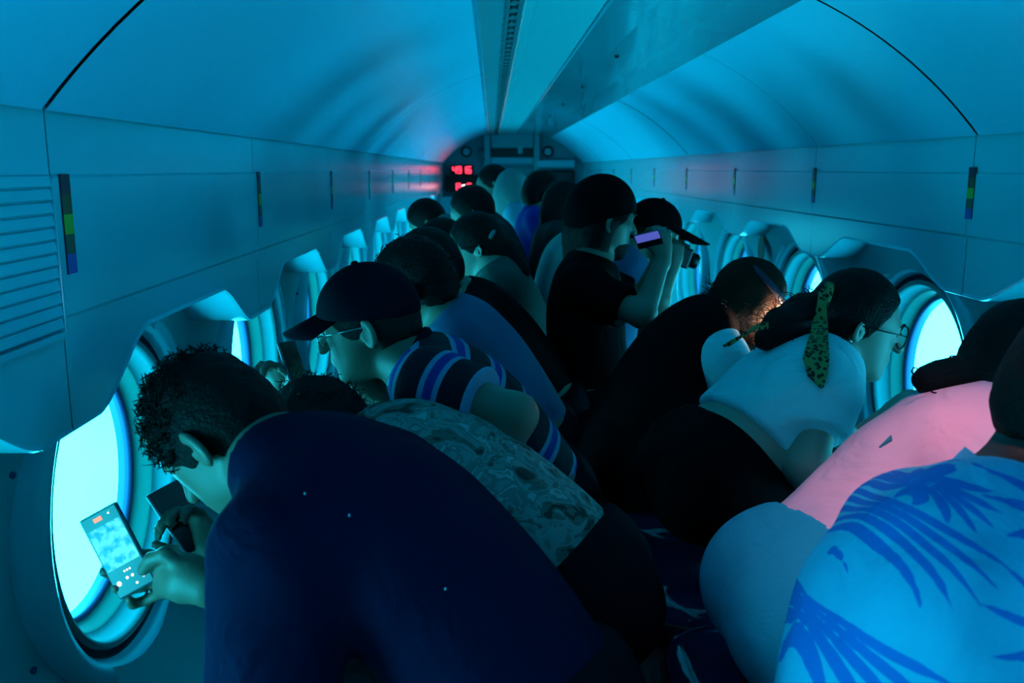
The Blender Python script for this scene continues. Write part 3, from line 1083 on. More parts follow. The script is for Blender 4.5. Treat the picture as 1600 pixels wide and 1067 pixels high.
def phone(label, c, up, right, ln=0.15, wd=0.072, th=0.0085, style='edge', screen=None):
    """body, glass and the lit interface; screen faces cross(right, up)"""
    up = nrm(up); right = nrm(np.asarray(right, float) - up * (np.asarray(right, float) @ up)); n = np.cross(right, up)
    ax = np.array([right, up, n])
    e = empty("phone", tuple(c))
    MB().box((0, 0, 0), (wd / 2, ln / 2, th / 2), ax, bev=.0035).build("case", mat("phone_case", (0.02, 0.06, 0.09), 0.35), e)
    q = lambda x, y, z: x * right + y * up + z * n
    MB().box(q(0, 0, th / 2 + .0002), (wd / 2 - .003, ln / 2 - .003, .0006), ax).build("glass", mat("phone_glass", (0.003, 0.004, 0.005), 0.25), e)
    if screen is not None:
        MB().box(q(0, .012, th / 2 + .001), (wd / 2 - .0045, ln * .25, .0005), ax).build("viewfinder", screen, e)
    if style == 'full':
        z = th / 2 + .001
        orange = mat("ui_orange", (.1, .02, .01), .5, emit=(1, .22, .10), es=1.6)
        white = mat("ui_white", (.1, .1, .1), .5, emit=(1, .86, .76), es=1.3)
        green = mat("ui_green", (.02, .1, .02), .5, emit=(.1, 1, .2), es=.7)
        MB().box(q(-.004, ln * .415, z), (.0075, .0035, .0005), ax).build("record_badge", orange, e)
        MB().disc(q(.017, ln * .425, z - .0003), right, up, .0018, .0008, 10).build("flash_icon", white, e)
        MB().disc(q(.020, ln * .445, z - .0003), right, up, .0011, .0008, 10).build("camera_light", green, e)
        for x, y, r in ((-.004, -.235, .0018), (.001, -.235, .0018), (.006, -.235, .0018), (-.005, -.315, .0026), (.005, -.315, .0026),
                        (-.022, -.335, .0042), (.006, -.415, .0022), (.021, -.385, .0017)):
            MB().disc(q(x, y * ln, z - .0003), right, up, r, .0008, 12).build("button", white, e)
    tag(e, label, "phone", "phones held up at the viewports")
    return e


def surf_at(p, part, px, py, rad=5.0):
    """the nearest point of a garment seen from where the camera stands, with its normal"""
    me = p[part].data
    co = np.empty(len(me.vertices) * 3, np.float32); me.vertices.foreach_get("co", co); co = co.reshape(-1, 3) + p['base']
    q = co - V(0, 0, EYE)
    dz = q @ _F
    X = 800 + FPX * (q @ _R) / dz; Y = 533.5 - FPX * (q @ _U) / dz
    d = np.hypot(X - px, Y - py)
    i = np.nonzero(d < max(rad, d.min() + 1))[0]
    j = i[dz[i].argmin()]
    return co[j] - p['base'], vnormals(me)[j].astype(float)



# ------------------------------------------------------------------ cloth and skin materials
SKIN = mat("skin_mid", (0.20, 0.115, 0.085), 0.5, 0.4, bump=0.05, bscale=120)
SKIND = mat("skin_deep", (0.03, 0.02, 0.015), 0.5, 0.4)
SKINL = mat("skin_light", (0.34, 0.21, 0.17), 0.5, 0.4, bump=0.05, bscale=120)
HAIRB = mat("hair_black", (0.0018, 0.0018, 0.002), 0.6, 0.12, bump=0.5, bscale=160)
HAIRR = mat("hair_auburn", (0.30, 0.085, 0.03), 0.45, 0.4, bump=0.6, bscale=160)
HAIRG = mat("hair_grey", (0.14, 0.16, 0.16), 0.5, 0.4, bump=0.5, bscale=150)
NAVY = mat("navy_cotton", (0.002, 0.005, 0.024), 0.9, 0.05, bump=0.12, bscale=220, wrinkle=0.35, wscale=7)
BLACKC = mat("black_cotton", (0.0016, 0.0018, 0.0026), 0.9, 0.04, bump=0.1, bscale=200, wrinkle=0.3, wscale=7)
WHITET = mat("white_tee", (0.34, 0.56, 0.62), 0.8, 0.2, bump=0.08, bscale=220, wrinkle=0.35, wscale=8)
PINK = mat("hot_pink_cotton", (1.0, 0.46, 0.56), 0.8, 0.2, bump=0.1, bscale=220, wrinkle=0.3, wscale=7)
JEANP = mat("pale_blue_denim", (0.012, 0.33, 0.45), 0.85, 0.2, bump=0.25, bscale=260, wrinkle=0.25, wscale=6)
JEAND = mat("dark_trousers", (0.002, 0.003, 0.006), 0.9, 0.05, wrinkle=0.3)
LBLUE = mat("light_blue_tee", (0.03, 0.085, 0.17), 0.8, 0.2, wrinkle=0.3)
BLUE = mat("royal_blue_shirt", (0.006, 0.018, 0.24), 0.8, 0.2, wrinkle=0.3)
GREYT = mat("grey_green_top", (0.05, 0.068, 0.06), 0.8, 0.2, bump=0.6, bscale=45, var=0.35, vscale=30)
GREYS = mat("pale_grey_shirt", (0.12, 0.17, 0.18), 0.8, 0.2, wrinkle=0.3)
CHAR = mat("charcoal_top", (0.012, 0.018, 0.020), 0.8, 0.2, wrinkle=0.3)
CAPM = mat("navy_cap", (0.002, 0.003, 0.009), 0.85, 0.06, bump=0.1, bscale=200)
METALW = mat("thin_metal", (0.5, 0.55, 0.6), 0.25, metal=1.0)


def ramp_mat(name, fac_nodes, stops, rough=0.8, interp='CONSTANT', wrinkle=0.3):
    m = mat(name, (0.5, 0.5, 0.5), rough, 0.2, wrinkle=wrinkle, wscale=8, bump=0.08, bscale=220)
    nt = m.node_tree
    r = nt.nodes.new("ShaderNodeValToRGB")
    r.color_ramp.interpolation = interp
    el = r.color_ramp.elements
    while len(el) < len(stops):
        el.new(0.5)
    for e, (p, c) in zip(el, stops):
        e.position = p; e.color = (*c, 1)
    nt.links.new(fac_nodes(nt), r.inputs[0])
    nt.links.new(r.outputs[0], nt.nodes["Principled BSDF"].inputs["Base Color"])
    return m


def stripe_fac(period, off):
    def fn(nt):
        a = nt.nodes.new("ShaderNodeAttribute"); a.attribute_name = "cloth_v"
        d = nt.nodes.new("ShaderNodeMath"); d.operation = 'MULTIPLY_ADD'; d.inputs[1].default_value = 1 / period; d.inputs[2].default_value = off + 5
        f = nt.nodes.new("ShaderNodeMath"); f.operation = 'FRACT'
        nt.links.new(a.outputs["Fac"], d.inputs[0]); nt.links.new(d.outputs[0], f.inputs[0])
        return f.outputs[0]
    return fn


_nv, _lb, _bl = (0.002, 0.003, 0.012), (0.07, 0.22, 0.34), (0.006, 0.022, 0.20)
STRIPED = ramp_mat("striped_polo", stripe_fac(0.098, 0.0), [(0, _nv), (0.52, _lb), (0.64, _bl), (0.84, _lb), (0.96, _nv)])


def noise_fac(scale, dist=0.6, detail=3):
    def fn(nt):
        tc = nt.nodes.new("ShaderNodeTexCoord"); n = nt.nodes.new("ShaderNodeTexNoise")
        n.inputs["Scale"].default_value = scale; n.inputs["Detail"].default_value = detail; n.inputs["Distortion"].default_value = dist
        nt.links.new(tc.outputs["Object"], n.inputs["Vector"])
        return n.outputs[0]
    return fn


CAMO = ramp_mat("camouflage_shirt", noise_fac(16, 1.4, 2.5), [(0, (.015, .03, .025)), (0.36, (.06, .10, .085)), (0.44, (.13, .20, .19)), (0.53, (.08, .14, .135)), (0.60, (.19, .28, .27)), (0.68, (.10, .16, .14))], wrinkle=0.9)


def voro_fac(nt):
    tc = nt.nodes.new("ShaderNodeTexCoord"); v = nt.nodes.new("ShaderNodeTexVoronoi"); v.inputs["Scale"].default_value = 100
    mp = nt.nodes.new("ShaderNodeMapping"); mp.inputs["Scale"].default_value = (1, 1, .7)
    nt.links.new(tc.outputs["Object"], mp.inputs[0]); nt.links.new(mp.outputs[0], v.inputs["Vector"])
    return v.outputs["Distance"]


LEOP = ramp_mat("leopard_print", voro_fac, [(0, (.01, .01, .01)), (0.44, (.16, .19, .06))], wrinkle=0.1)


def ribbon(pts, widths, side, th, m, name, parent, base):
    vs, fs = [], []
    side = nrm(side)
    for i, (p, w_) in enumerate(zip(pts, widths)):
        p = np.asarray(p, float) - base
        t = nrm(np.asarray(pts[min(i + 1, len(pts) - 1)]) - np.asarray(pts[max(i - 1, 0)]))
        s = nrm(side - t * (side @ t)); n = np.cross(s, t)
        vs += [p - s * w_ + n * th, p + s * w_ + n * th, p + s * w_ - n * th, p - s * w_ - n * th]
    for i in range(len(pts) - 1):
        for k in range(4):
            fs.append((4 * i + k, 4 * i + (k + 1) % 4, 4 * i + 4 + (k + 1) % 4, 4 * i + 4 + k))
    n = 4 * (len(pts) - 1)
    fs += [(3, 2, 1, 0), (n, n + 1, n + 2, n + 3)]
    return obj(name, vs, fs, m, parent)


# ================================================================== left row
# --- man in navy, nearest on the left
ph1 = [A(123, 812, 1.43), A(183, 785, 1.43), A(245, 905, 1.40), A(190, 938, 1.40)]
ph1c = sum(ph1) / 4


def hand_p1():
    C = lambda pts, r: [cone(A(*pts[i]), A(*pts[i + 1]), r * (1 - .06 * i), r * (1 - .06 * (i + 1)), .007) for i in range(len(pts) - 1)]
    P = [cone(A(322, 915, 1.36), A(296, 903, 1.37), .028, .030, .02), cone(A(296, 898, 1.37), A(262, 880, 1.40), .031, .026, .02), cone(A(285, 915, 1.37), A(258, 915, 1.40), .026, .020, .02)]
    P += C([(262, 872, 1.41), (232, 868, 1.435), (200, 862, 1.445)], .0105)
    P += C([(258, 885, 1.41), (215, 890, 1.435), (176, 898, 1.435), (163, 893, 1.412)], .0105)
    P += C([(255, 905, 1.41), (222, 915, 1.430), (194, 925, 1.425), (181, 919, 1.402)], .010)
    P += C([(256, 925, 1.40), (228, 938, 1.415), (208, 944, 1.402), (202, 937, 1.388)], .009)
    P += C([(285, 888, 1.36), (258, 866, 1.365), (236, 874, 1.372), (224, 890, 1.378)], .0125)
    return P


p1 = person("man in navy shirt nearest the big left viewport, bent over a lit phone", -1, (.07, 1.18, .57), A(450, 725, 1.34), A(345, 688, 1.40), (-.62, .20, -.76), (-.72, .23, .65),
            A(440, 862, 1.14), A(500, 760, 1.54), (A(425, 1170, 1.10), A(400, 1260, 1.24)), (V(-.36, 1.46, .60), A(322, 915, 1.36)),
            NAVY, JEAND, SKIN, HAIRB, w=1.18, dp=1.04, bulge=.05, res=.0048, folds=.005, cloth_res=.008, handR=hand_p1, sleeve=.95, sleeve_grow=.042, hem=-.08, hair_noise=.003, neckr=.062, headsc=.99, hres=.005)
add_strands(p1, HAIRB, 900, .022, .007, .0010, 3, sel=lambda c: (c - p1['head']) @ (p1['u'] * .8 + p1['f'] * .6) > .03)
SCR1 = mat("camera_preview", (.02, .05, .06), .4, emit=(.25, .85, 1.0), es=.9)
def preview(m):
    nt = m.node_tree
    tc = nt.nodes.new("ShaderNodeTexCoord"); n = nt.nodes.new("ShaderNodeTexNoise"); n.inputs["Scale"].default_value = 75; n.inputs["Detail"].default_value = 5
    r = nt.nodes.new("ShaderNodeValToRGB"); r.color_ramp.elements[0].position = .38; r.color_ramp.elements[0].color = (.0, .30, .52, 1)
    r.color_ramp.elements[1].position = .56; r.color_ramp.elements[1].color = (.12, .80, .98, 1)
    nt.links.new(tc.outputs["Object"], n.inputs["Vector"]); nt.links.new(n.outputs[0], r.inputs[0]); nt.links.new(r.outputs[0], nt.nodes["Principled BSDF"].inputs["Emission Color"])
preview(SCR1)
up1 = (ph1[0] + ph1[1]) / 2 - (ph1[3] + ph1[2]) / 2
rt1 = (ph1[1] + ph1[2]) / 2 - (ph1[0] + ph1[3]) / 2
phone("phone with lit camera preview held before the big left viewport", ph1c, up1, rt1, ln=float(np.linalg.norm(up1)), wd=float(np.linalg.norm(rt1)), style='full', screen=SCR1)

# --- passenger in camouflage behind him
p2 = person("passenger in pale camouflage shirt bent forward between navy shirt and striped shirt", -1, (.17, 1.63, .59), A(600, 690, 1.74), A(503, 697, 1.78), (-.76, .12, -.65), (-.55, .2, .8),
            A(600, 770, 1.58), A(640, 705, 1.93), (V(-.28, 1.48, .60), A(338, 872, 1.56)), (V(-.36, 2.05, .74), A(455, 632, 2.05)),
            CAMO, JEAND, SKIN, HAIRB, w=.95, dp=.9, bulge=.03, res=.008, hem=-.04, sleeve=.9,
            handL=(nrm(V(-.55, .2, .8)), nrm(V(-.3, -.9, 0)), .9), handR=(nrm(V(-.5, .1, .9)), nrm(V(-.5, -.8, 0)), .9))
add_strands(p2, HAIRB, 350, .022, .006, .0010, 5)
c2 = A(283, 808, 1.57); u2 = A(262, 778, 1.58) - A(305, 842, 1.56)
phone("dark phone seen edge-on beneath the chin of the man in navy", c2, u2, nrm(V(.55, .80, .1)), ln=.13, wd=.068)
c3 = A(457, 568, 2.03); u3 = A(448, 540, 2.04) - A(466, 596, 2.02)
phone("thin phone seen edge-on left of the camouflage passenger's hair", c3, u3, nrm(V(.35, .93, .05)), ln=.105, wd=.062)

# --- man in cap and striped polo
p3 = person("man in dark cap and blue striped polo shirt leaning left", -1, (.12, 2.10, .57), A(648, 572, 2.03), A(574, 512, 2.06), (-.95, .08, -.26), (-.26, .02, .96),
            A(672, 605, 1.84), A(672, 600, 2.2), (A(806, 648, 1.74), A(772, 752, 1.72)), (A(652, 645, 2.20), A(572, 598, 2.10)),
            STRIPED, JEAND, SKIN, mat("hair_greying", (.010, .012, .012), .7, .1, bump=.4, bscale=150), w=.95, dp=.88, bulge=.03, res=.0065, hem=.05, sleeve=.62, sleeve_grow=.026,
            handR=(nrm(V(-.75, .1, .55)), nrm(V(-.5, .2, .8)), .8), headsc=1.02)
glasses(p3, METALW)
eyes(p3)


def hs(p):
    return lambda a, b, e: p['head'] - p['base'] + p['sc'] * (a * p['f'] + b * p['s'] + e * p['u'])


def cap(p, m, name="cap", brim=0.10, tilt=0.0, z0=.03):
    ax = np.array([p['f'], p['s'], p['u']])
    H = lambda a, b, e: p['head'] + p['sc'] * (a * p['f'] + b * p['s'] + e * p['u'])
    r = tuple(p['sc'] * q for q in (.118, .094, .112))
    e = empty(name, (0, 0, 0), p['root'])
    v, fc = solid([ell(H(-.014, 0, .034), ax, r, .01, [(H(0, 0, z0), nrm(-p['u'] + .20 * p['f']))])], .005)
    link("crown", fast_mesh("crown", v - p['base'], fc, m), e)
    h = hs(p)
    # brim: curved plate
    vs, fs = [], []
    n = 15
    for i in range(n):
        t = -1.05 + 2.1 * i / (n - 1)
        for rr, dz in ((.0, 0), (1.0, 0)):
            x = .098 * math.cos(t) - .01 + rr * brim * math.cos(t) ** .6
            y = .088 * math.sin(t) * (1 + .05 * rr)
            z = z0 + .030 - .020 * (y / .08) ** 2 - rr * (.024 + tilt)
            vs += [h(x, y, z + .003), h(x, y, z - .003)]
    for i in range(n - 1):
        a = 4 * i
        fs += [(a, a + 2, a + 6, a + 4), (a + 1, a + 5, a + 7, a + 3), (a + 2, a + 3, a + 7, a + 6), (a, a + 4, a + 5, a + 1)]
    fs += [(0, 1, 3, 2), (4 * n - 4, 4 * n - 2, 4 * n - 1, 4 * n - 3)]
    obj("brim", vs, fs, m, e, True)
    MB().ellipsoid(h(-.014, 0, .147), ax, (.009, .009, .005), 10, 6).build("button", m, e, True)
    return e


cap(p3, CAPM)
wb = MB().torus(A(562, 592, 2.10) - p3['base'], V(0, 1, 0), nrm(V(.6, 0, .8)), .030, .006, 20, 8).build("wristband", BLACKP, p3['root'], True)
# collar of the polo
MB().torus(A(640, 558, 2.03) - p3['base'], nrm(V(0, 1, 0)), nrm(V(.55, 0, .8)), .068, .014, 24, 8).build("collar", CAPM, p3['root'], True)

# ================================================================== right row
# --- woman in white tee with leopard scarf
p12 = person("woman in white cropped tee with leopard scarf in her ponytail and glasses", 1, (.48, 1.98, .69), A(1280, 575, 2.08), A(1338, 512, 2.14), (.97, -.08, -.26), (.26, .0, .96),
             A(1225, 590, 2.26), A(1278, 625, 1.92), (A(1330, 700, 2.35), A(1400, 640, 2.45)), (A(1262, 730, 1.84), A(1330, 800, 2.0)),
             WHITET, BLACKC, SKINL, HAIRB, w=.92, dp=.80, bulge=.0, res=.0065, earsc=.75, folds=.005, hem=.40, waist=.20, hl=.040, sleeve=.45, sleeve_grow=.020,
             hair_extra=[cone(A(1292, 478, 2.12), A(1255, 492, 2.10), .040, .045, .03), cone(A(1255, 492, 2.10), A(1222, 512, 2.06), .045, .042, .03), cone(A(1222, 512, 2.06), A(1196, 530, 2.03), .040, .026, .03),
                         cone(A(1310, 545, 2.06), A(1318, 600, 2.05), .022, .018, .03), cone(A(1318, 600, 2.05), A(1312, 665, 2.04), .016, .006, .02)])
add_strands(p12, HAIRB, 110, .028, .004, .0009, 21, sel=lambda c: c[:, 0] < p12['head'][0] - .09)
glasses(p12, BLACKP, lensr=.024)
eyes(p12)
b12 = p12['base']
tail = []
for px, py, part in ((1284, 452, 'hair'), (1284, 475, 'hair'), (1282, 500, 'hair'), (1278, 535, 'shirt'), (1275, 560, 'shirt'), (1278, 585, 'shirt'), (1284, 606, 'shirt')):
    c_, n_ = surf_at(p12, part, px, py)
    q_ = A(px, py, (c_ + b12)[1] - .012)
    tail.append(q_)
ribbon(tail, [.006, .010, .015, .022, .027, .021, .003], V(1, -.3, 0), .002, LEOP, "scarf_tail", p12['root'], b12)
ribbon([A(1200, 508, 2.0), A(1180, 512, 1.99), A(1160, 524, 1.985), A(1140, 537, 1.98), A(1130, 541, 1.98)], [.008, .006, .003, .005, .002], V(.3, 0, 1), .002, LEOP, "scarf_tail", p12['root'], b12)
MB().torus(A(1284, 470, 2.11) - b12, nrm(V(.3, .9, .3)), nrm(V(.3, -.4, .9)), .040, .010, 20, 8).build("scarf_knot", LEOP, p12['root'], True)
MB().ellipsoid(A(1329, 533, 2.04) - b12, np.eye(3), (.004, .004, .004), 8, 6).build("earring", METALW, p12['root'], True)

# --- pink shirt
p13 = person("passenger in hot pink shirt and pale jeans bent towards the right viewport", 1, (.53, 1.46, .635), A(1530, 662, 1.60), A(1590, 585, 1.66), (.85, .30, -.42), (.42, .1, .9),
             A(1450, 672, 1.78), A(1500, 735, 1.45), (A(1560, 690, 1.95), A(1640, 640, 2.1)), (A(1600, 830, 1.40), A(1680, 780, 1.6)),
             PINK, JEANP, SKIN, HAIRB, w=1.0, dp=.88, bulge=.0, res=.008, cloth_res=.007, folds=.005, hem=.16, waist=.17, sleeve=.7, sleeve_grow=.022,
             hair_extra=[ell(A(1478, 592, 1.60), np.array([nrm(V(1, 0, .1)), V(0, 1, 0), nrm(V(-.1, 0, 1))]), (.062, .045, .034), .02), cone(A(1500, 590, 1.60), A(1560, 585, 1.64), .032, .05, .03)])
b13 = p13['base']
for pts in ([(1432, 590), (1424, 580), (1428, 574), (1438, 578), (1446, 590)], [(1478, 565), (1486, 556), (1497, 556), (1506, 562)], [(1455, 612), (1490, 622), (1520, 622), (1535, 612)], [(1498, 618), (1530, 626), (1545, 616)]):
    tag(MB().tube([A(x, y, 1.55) - b13 for x, y in pts], .0016, 6).build("hair_strand", HAIRB, p13['root'], True))

# --- palm-print shirt, nearest on the right
fx1, fx2 = _R, _U
PALM = mat("palm_print_shirt", (0.04, 0.36, 0.56), 0.8, 0.2, bump=0.08, bscale=220, wrinkle=0.25, wscale=6)
p14_base = V(.50, .93, 0)


def palm_nodes(m, fans, dark):
    nt = m.node_tree; N = nt.nodes.new; Lk = nt.links.new
    tc = N("ShaderNodeTexCoord")
    def dotv(v):
        q = N("ShaderNodeVectorMath"); q.operation = 'DOT_PRODUCT'; q.inputs[1].default_value = tuple(v); Lk(tc.outputs["Object"], q.inputs[0]); return q.outputs["Value"]
    def M(op, a, b=None, c=None):
        q = N("ShaderNodeMath"); q.operation = op
        for i, x in enumerate((a, b, c)):
            if x is None: continue
            if isinstance(x, (int, float)): q.inputs[i].default_value = float(x)
            else: Lk(x, q.inputs[i])
        return q.outputs[0]
    U, W = dotv(fx1), dotv(fx2)
    nz = N("ShaderNodeTexNoise"); nz.inputs["Scale"].default_value = 45; Lk(tc.outputs["Object"], nz.inputs["Vector"])
    tot = None
    for cu, cw, R0, Rm, n, th0, half, wd in fans:
        x = M('SUBTRACT', U, cu); y = M('SUBTRACT', W, cw)
        r = M('SQRT', M('ADD', M('MULTIPLY', x, x), M('MULTIPLY', y, y)))
        # angle measured from the fan's axis
        xr = M('ADD', M('MULTIPLY', x, math.cos(th0)), M('MULTIPLY', y, math.sin(th0)))
        yr = M('SUBTRACT', M('MULTIPLY', y, math.cos(th0)), M('MULTIPLY', x, math.sin(th0)))
        th = M('ARCTAN2', yr, xr)
        s = M('MULTIPLY', th, n / (2 * half))
        fr = M('SUBTRACT', M('FRACT', M('ADD', s, 20.5)), 0.5)
        latd = M('MULTIPLY', M('ABSOLUTE', fr), M('MULTIPLY', r, 2 * half / n))
        rr = M('ADD', M('DIVIDE', r, Rm), M('MULTIPLY', M('SUBTRACT', nz.outputs[0], 0.5), 0.45))
        width = M('MULTIPLY', M('SINE', M('MULTIPLY', M('MINIMUM', M('MAXIMUM', rr, 0.0), 1.0), PI)), wd)
        ok = M('LESS_THAN', latd, width)
        ok = M('MULTIPLY', ok, M('LESS_THAN', M('ABSOLUTE', th), half))
        ok = M('MULTIPLY', ok, M('GREATER_THAN', r, R0))
        tot = ok if tot is None else M('MAXIMUM', tot, ok)
    mx = N("ShaderNodeMix"); mx.data_type = 'RGBA'
    Lk(tot, mx.inputs[0]); mx.inputs[6].default_value = (0.04, 0.36, 0.56, 1); mx.inputs[7].default_value = (*dark, 1)
    Lk(mx.outputs[2], nt.nodes["Principled BSDF"].inputs["Base Color"])


def uvc(px, py, y):
    q = A(px, py, y) - p14_base
    return float(q @ fx1), float(q @ fx2)


fans = []
for px, py, y, R0, Rm, n, deg, half, wd in ((1590, 955, .98, .006, .125, 13, 180, 150, .0058), (1352, 752, 1.05, .004, .110, 9, -92, 62, .0050), (1262, 945, 1.0, .004, .115, 7, -72, 60, .0065),
                                            (1415, 735, 1.1, .003, .045, 6, -60, 80, .0045), (1640, 800, 1.0, .004, .10, 7, 205, 70, .007)):
    cu, cw = uvc(px, py, y)
    fans.append((cu, cw, R0, Rm, n, math.radians(deg), math.radians(half), wd))
palm_nodes(PALM, fans, (0.008, 0.13, 0.46))
p14 = person("passenger in light blue palm-print shirt nearest on the right", 1, (.50, .93, .57), A(1590, 805, 1.10), A(1690, 640, 1.14), (.85, .30, -.35), (.35, .1, .92),
             A(1420, 835, 1.18), A(1490, 970, .92), (A(1560, 860, 1.45), A(1700, 820, 1.6)), (A(1640, 1130, .86), A(1760, 1100, 1.0)),
             PALM, JEAND, SKIND, HAIRB, w=1.1, dp=1.0, bulge=.08, res=.009, folds=.005, cloth_res=.006, hem=.04, sleeve=.75, sleeve_grow=.022, neckr=.066)
nd14 = nrm(p14['head'] - A(1590, 805, 1.10))
c14 = A(1592, 800, 1.08) - p14['base']
ring = []
l14 = nrm(V(0, 1, .1)); k14 = nrm(np.cross(nd14, l14))
for i in range(25):
    a = 2 * PI * i / 24
    ring.append(c14 + .090 * math.cos(a) * l14 + .090 * math.sin(a) * k14)
cvs, cfs = [], []
for i, q in enumerate(ring):
    o_ = nrm(q - c14)
    cvs += [q + o_ * .016 - nd14 * .030, q + o_ * .004 + nd14 * .024, q - o_ * .002 + nd14 * .020, q + o_ * .004 - nd14 * .030]
for i in range(24):
    for k in range(4):
        cfs.append((4 * i + k, 4 * i + (k + 1) % 4, 4 * i + 4 + (k + 1) % 4, 4 * i + 4 + k))
obj("collar", cvs, cfs, PALM, p14['root'], True)


c_, n_ = surf_at(p13, 'shirt', 1385, 690)
t_ = nrm(_R - n_ * (_R @ n_)); b_ = nrm(_U - n_ * (_U @ n_))
tri = [c_ + n_ * .004 - t_ * .013 - b_ * .006, c_ + n_ * .004 + t_ * .013 - b_ * .008, c_ + n_ * .004 + b_ * .012]
obj("chest_logo", tri + [q - n_ * .004 for q in tri], [(0, 1, 2), (5, 4, 3), (0, 3, 4, 1), (1, 4, 5, 2), (2, 5, 3, 0)], mat("teal_print", (.02, .22, .26), .7), p13['root'])
LINT = mat("white_lint", (.6, .7, .75), .8)
for px, py in ((473, 768), (541, 803), (590, 842), (697, 918)):
    c_, n_ = surf_at(p1, 'shirt', px, py)
    MB().ellipsoid(c_ + n_ * .001, np.eye(3), (.0013, .0013, .0022), 6, 4).build("lint_speck", LINT, p1['root'])

# --- dark-haired passenger in light blue tee, and black-clad neighbour
def simple(label, d, y, px, neck, head, f, u, shirt, hairm, skin=SKIN, pz=.57, pants=JEAND, w=.92, dp=.85, res=.011, sl=.7, reach=None, **kw):
    """seated passenger: shoulders square to the seat, arms resting forward"""
    nk = A(*neck); hd = A(*head)
    T = nrm(nk - V(px, y, pz))
    shl = nk - T * .045 + V(0, -d * .17, 0) * w
    shr = nk - T * .045 + V(0, d * .17, 0) * w
    el = lambda s_, q: s_ + V(d * .10, q * .03, -.25)
    wr = lambda e, q: e + V(d * .22, -q * .03, -.02)
    aL = el(shl, -d); aR = el(shr, d)
    args = dict(w=w, dp=dp, bulge=.02, res=res, sleeve=sl, hem=.05)
    args.update(kw)
    return person(label, d, (px, y, pz), nk, hd, f, u, shl, shr, args.pop('armL', (aL, wr(aL, -d))), args.pop('armR', (aR, wr(aR, d))), shirt, pants, skin, hairm, **args)


p4 = simple("passenger with curly black hair and light blue tee behind the cap man", -1, 2.58, .13, (700, 498, 2.55), (648, 452, 2.55), (-.88, .25, -.42), (-.42, .1, .9), LBLUE, HAIRB, hair_noise=.004, headsc=1.05)
add_strands(p4, HAIRB, 260, .018, .005, .0012, 9)
simple("black-clad passenger half hidden behind the light blue tee", -1, 2.98, .20, (722, 466, 2.95), (668, 425, 2.92), (-.88, .2, -.42), (-.4, .1, .9), BLACKC, HAIRB, sl=1.9)
p6 = simple("woman with glasses and long ponytail in grey patterned top", -1, 3.50, .15, (772, 424, 3.48), (742, 388, 3.5), (-.96, .05, -.2), (-.2, 0, .98), GREYT, HAIRB, SKINL, res=.009, earsc=.8, sl=1.2, pz=.58,
            hair_extra=[cone(A(770, 375, 3.52), A(795, 392, 3.5), .045, .04, .03), cone(A(795, 392, 3.5), A(818, 425, 3.42), .042, .028, .03)], headsc=.98)
glasses(p6, BLACKP); eyes(p6)
MB().torus(A(768, 366, 3.45) - p6['base'], nrm(V(.5, .3, .8)), V(0, 1, 0), .020, .010, 18, 8).build("hair_tie", GREYS, p6['root'], True)
p5 = simple("woman with dark hair in blue top facing left beyond the glasses woman", -1, 3.98, .10, (722, 422, 3.95), (690, 392, 3.95), (-.93, -.05, -.35), (-.32, 0, .95), LBLUE, HAIRB, SKINL, hair='long')
simple("passenger in pale grey shirt leaning low at the far left", -1, 4.95, -.05, (700, 356, 5.0), (667, 350, 5.1), (-.85, .1, -.5), (-.45, 0, .9), GREYS, HAIRB, res=.014)
simple("dark-haired passenger with a bun in charcoal top, far left row", -1, 4.50, .12, (765, 352, 4.55), (736, 334, 4.55), (-.93, .1, -.3), (-.3, 0, .95), CHAR, HAIRB, res=.013,
       hair_extra=[ell(A(755, 316, 4.55), np.eye(3), (.05, .05, .04), .02)])
simple("upright dark-haired passenger in black below the red displays", -1, 6.1, .06, (776, 312, 6.1), (768, 290, 6.1), (-.97, .05, -.1), (-.1, 0, 1), BLACKC, HAIRB, res=.014, sl=1.8)
simple("passenger with long pale hair and white top in the middle distance", 1, 5.75, .30, (804, 322, 5.75), (801, 300, 5.75), (.75, .6, -.1), (.1, 0, 1), mat("pale_blue_top", (.12, .24, .33), .8), HAIRG, res=.014, hair='long',
       hair_extra=[cone(A(795, 300, 5.72), A(792, 335, 5.70), .07, .06, .04), cone(A(805, 300, 5.68), A(812, 335, 5.62), .06, .06, .04)])
simple("dark-haired passenger in royal blue shirt in the middle distance", 1, 5.10, .32, (838, 330, 5.10), (848, 306, 5.10), (.9, .3, -.25), (.3, .05, .95), BLUE, HAIRB, res=.013, bulge=.04)
simple("dark-haired passenger in charcoal top beyond the beanie man", 1, 4.60, .36, (872, 352, 4.58), (884, 326, 4.58), (.9, .3, -.2), (.25, .05, .95), CHAR, HAIRB, hair='long', res=.013, bulge=.04, sl=1.8)
simple("passenger in pale grey shirt directly behind the beanie man", 1, 4.12, .36, (896, 384, 4.05), (928, 350, 4.05), (.92, .3, -.2), (.25, .05, .95), GREYS, HAIRB, res=.012, bulge=.05)

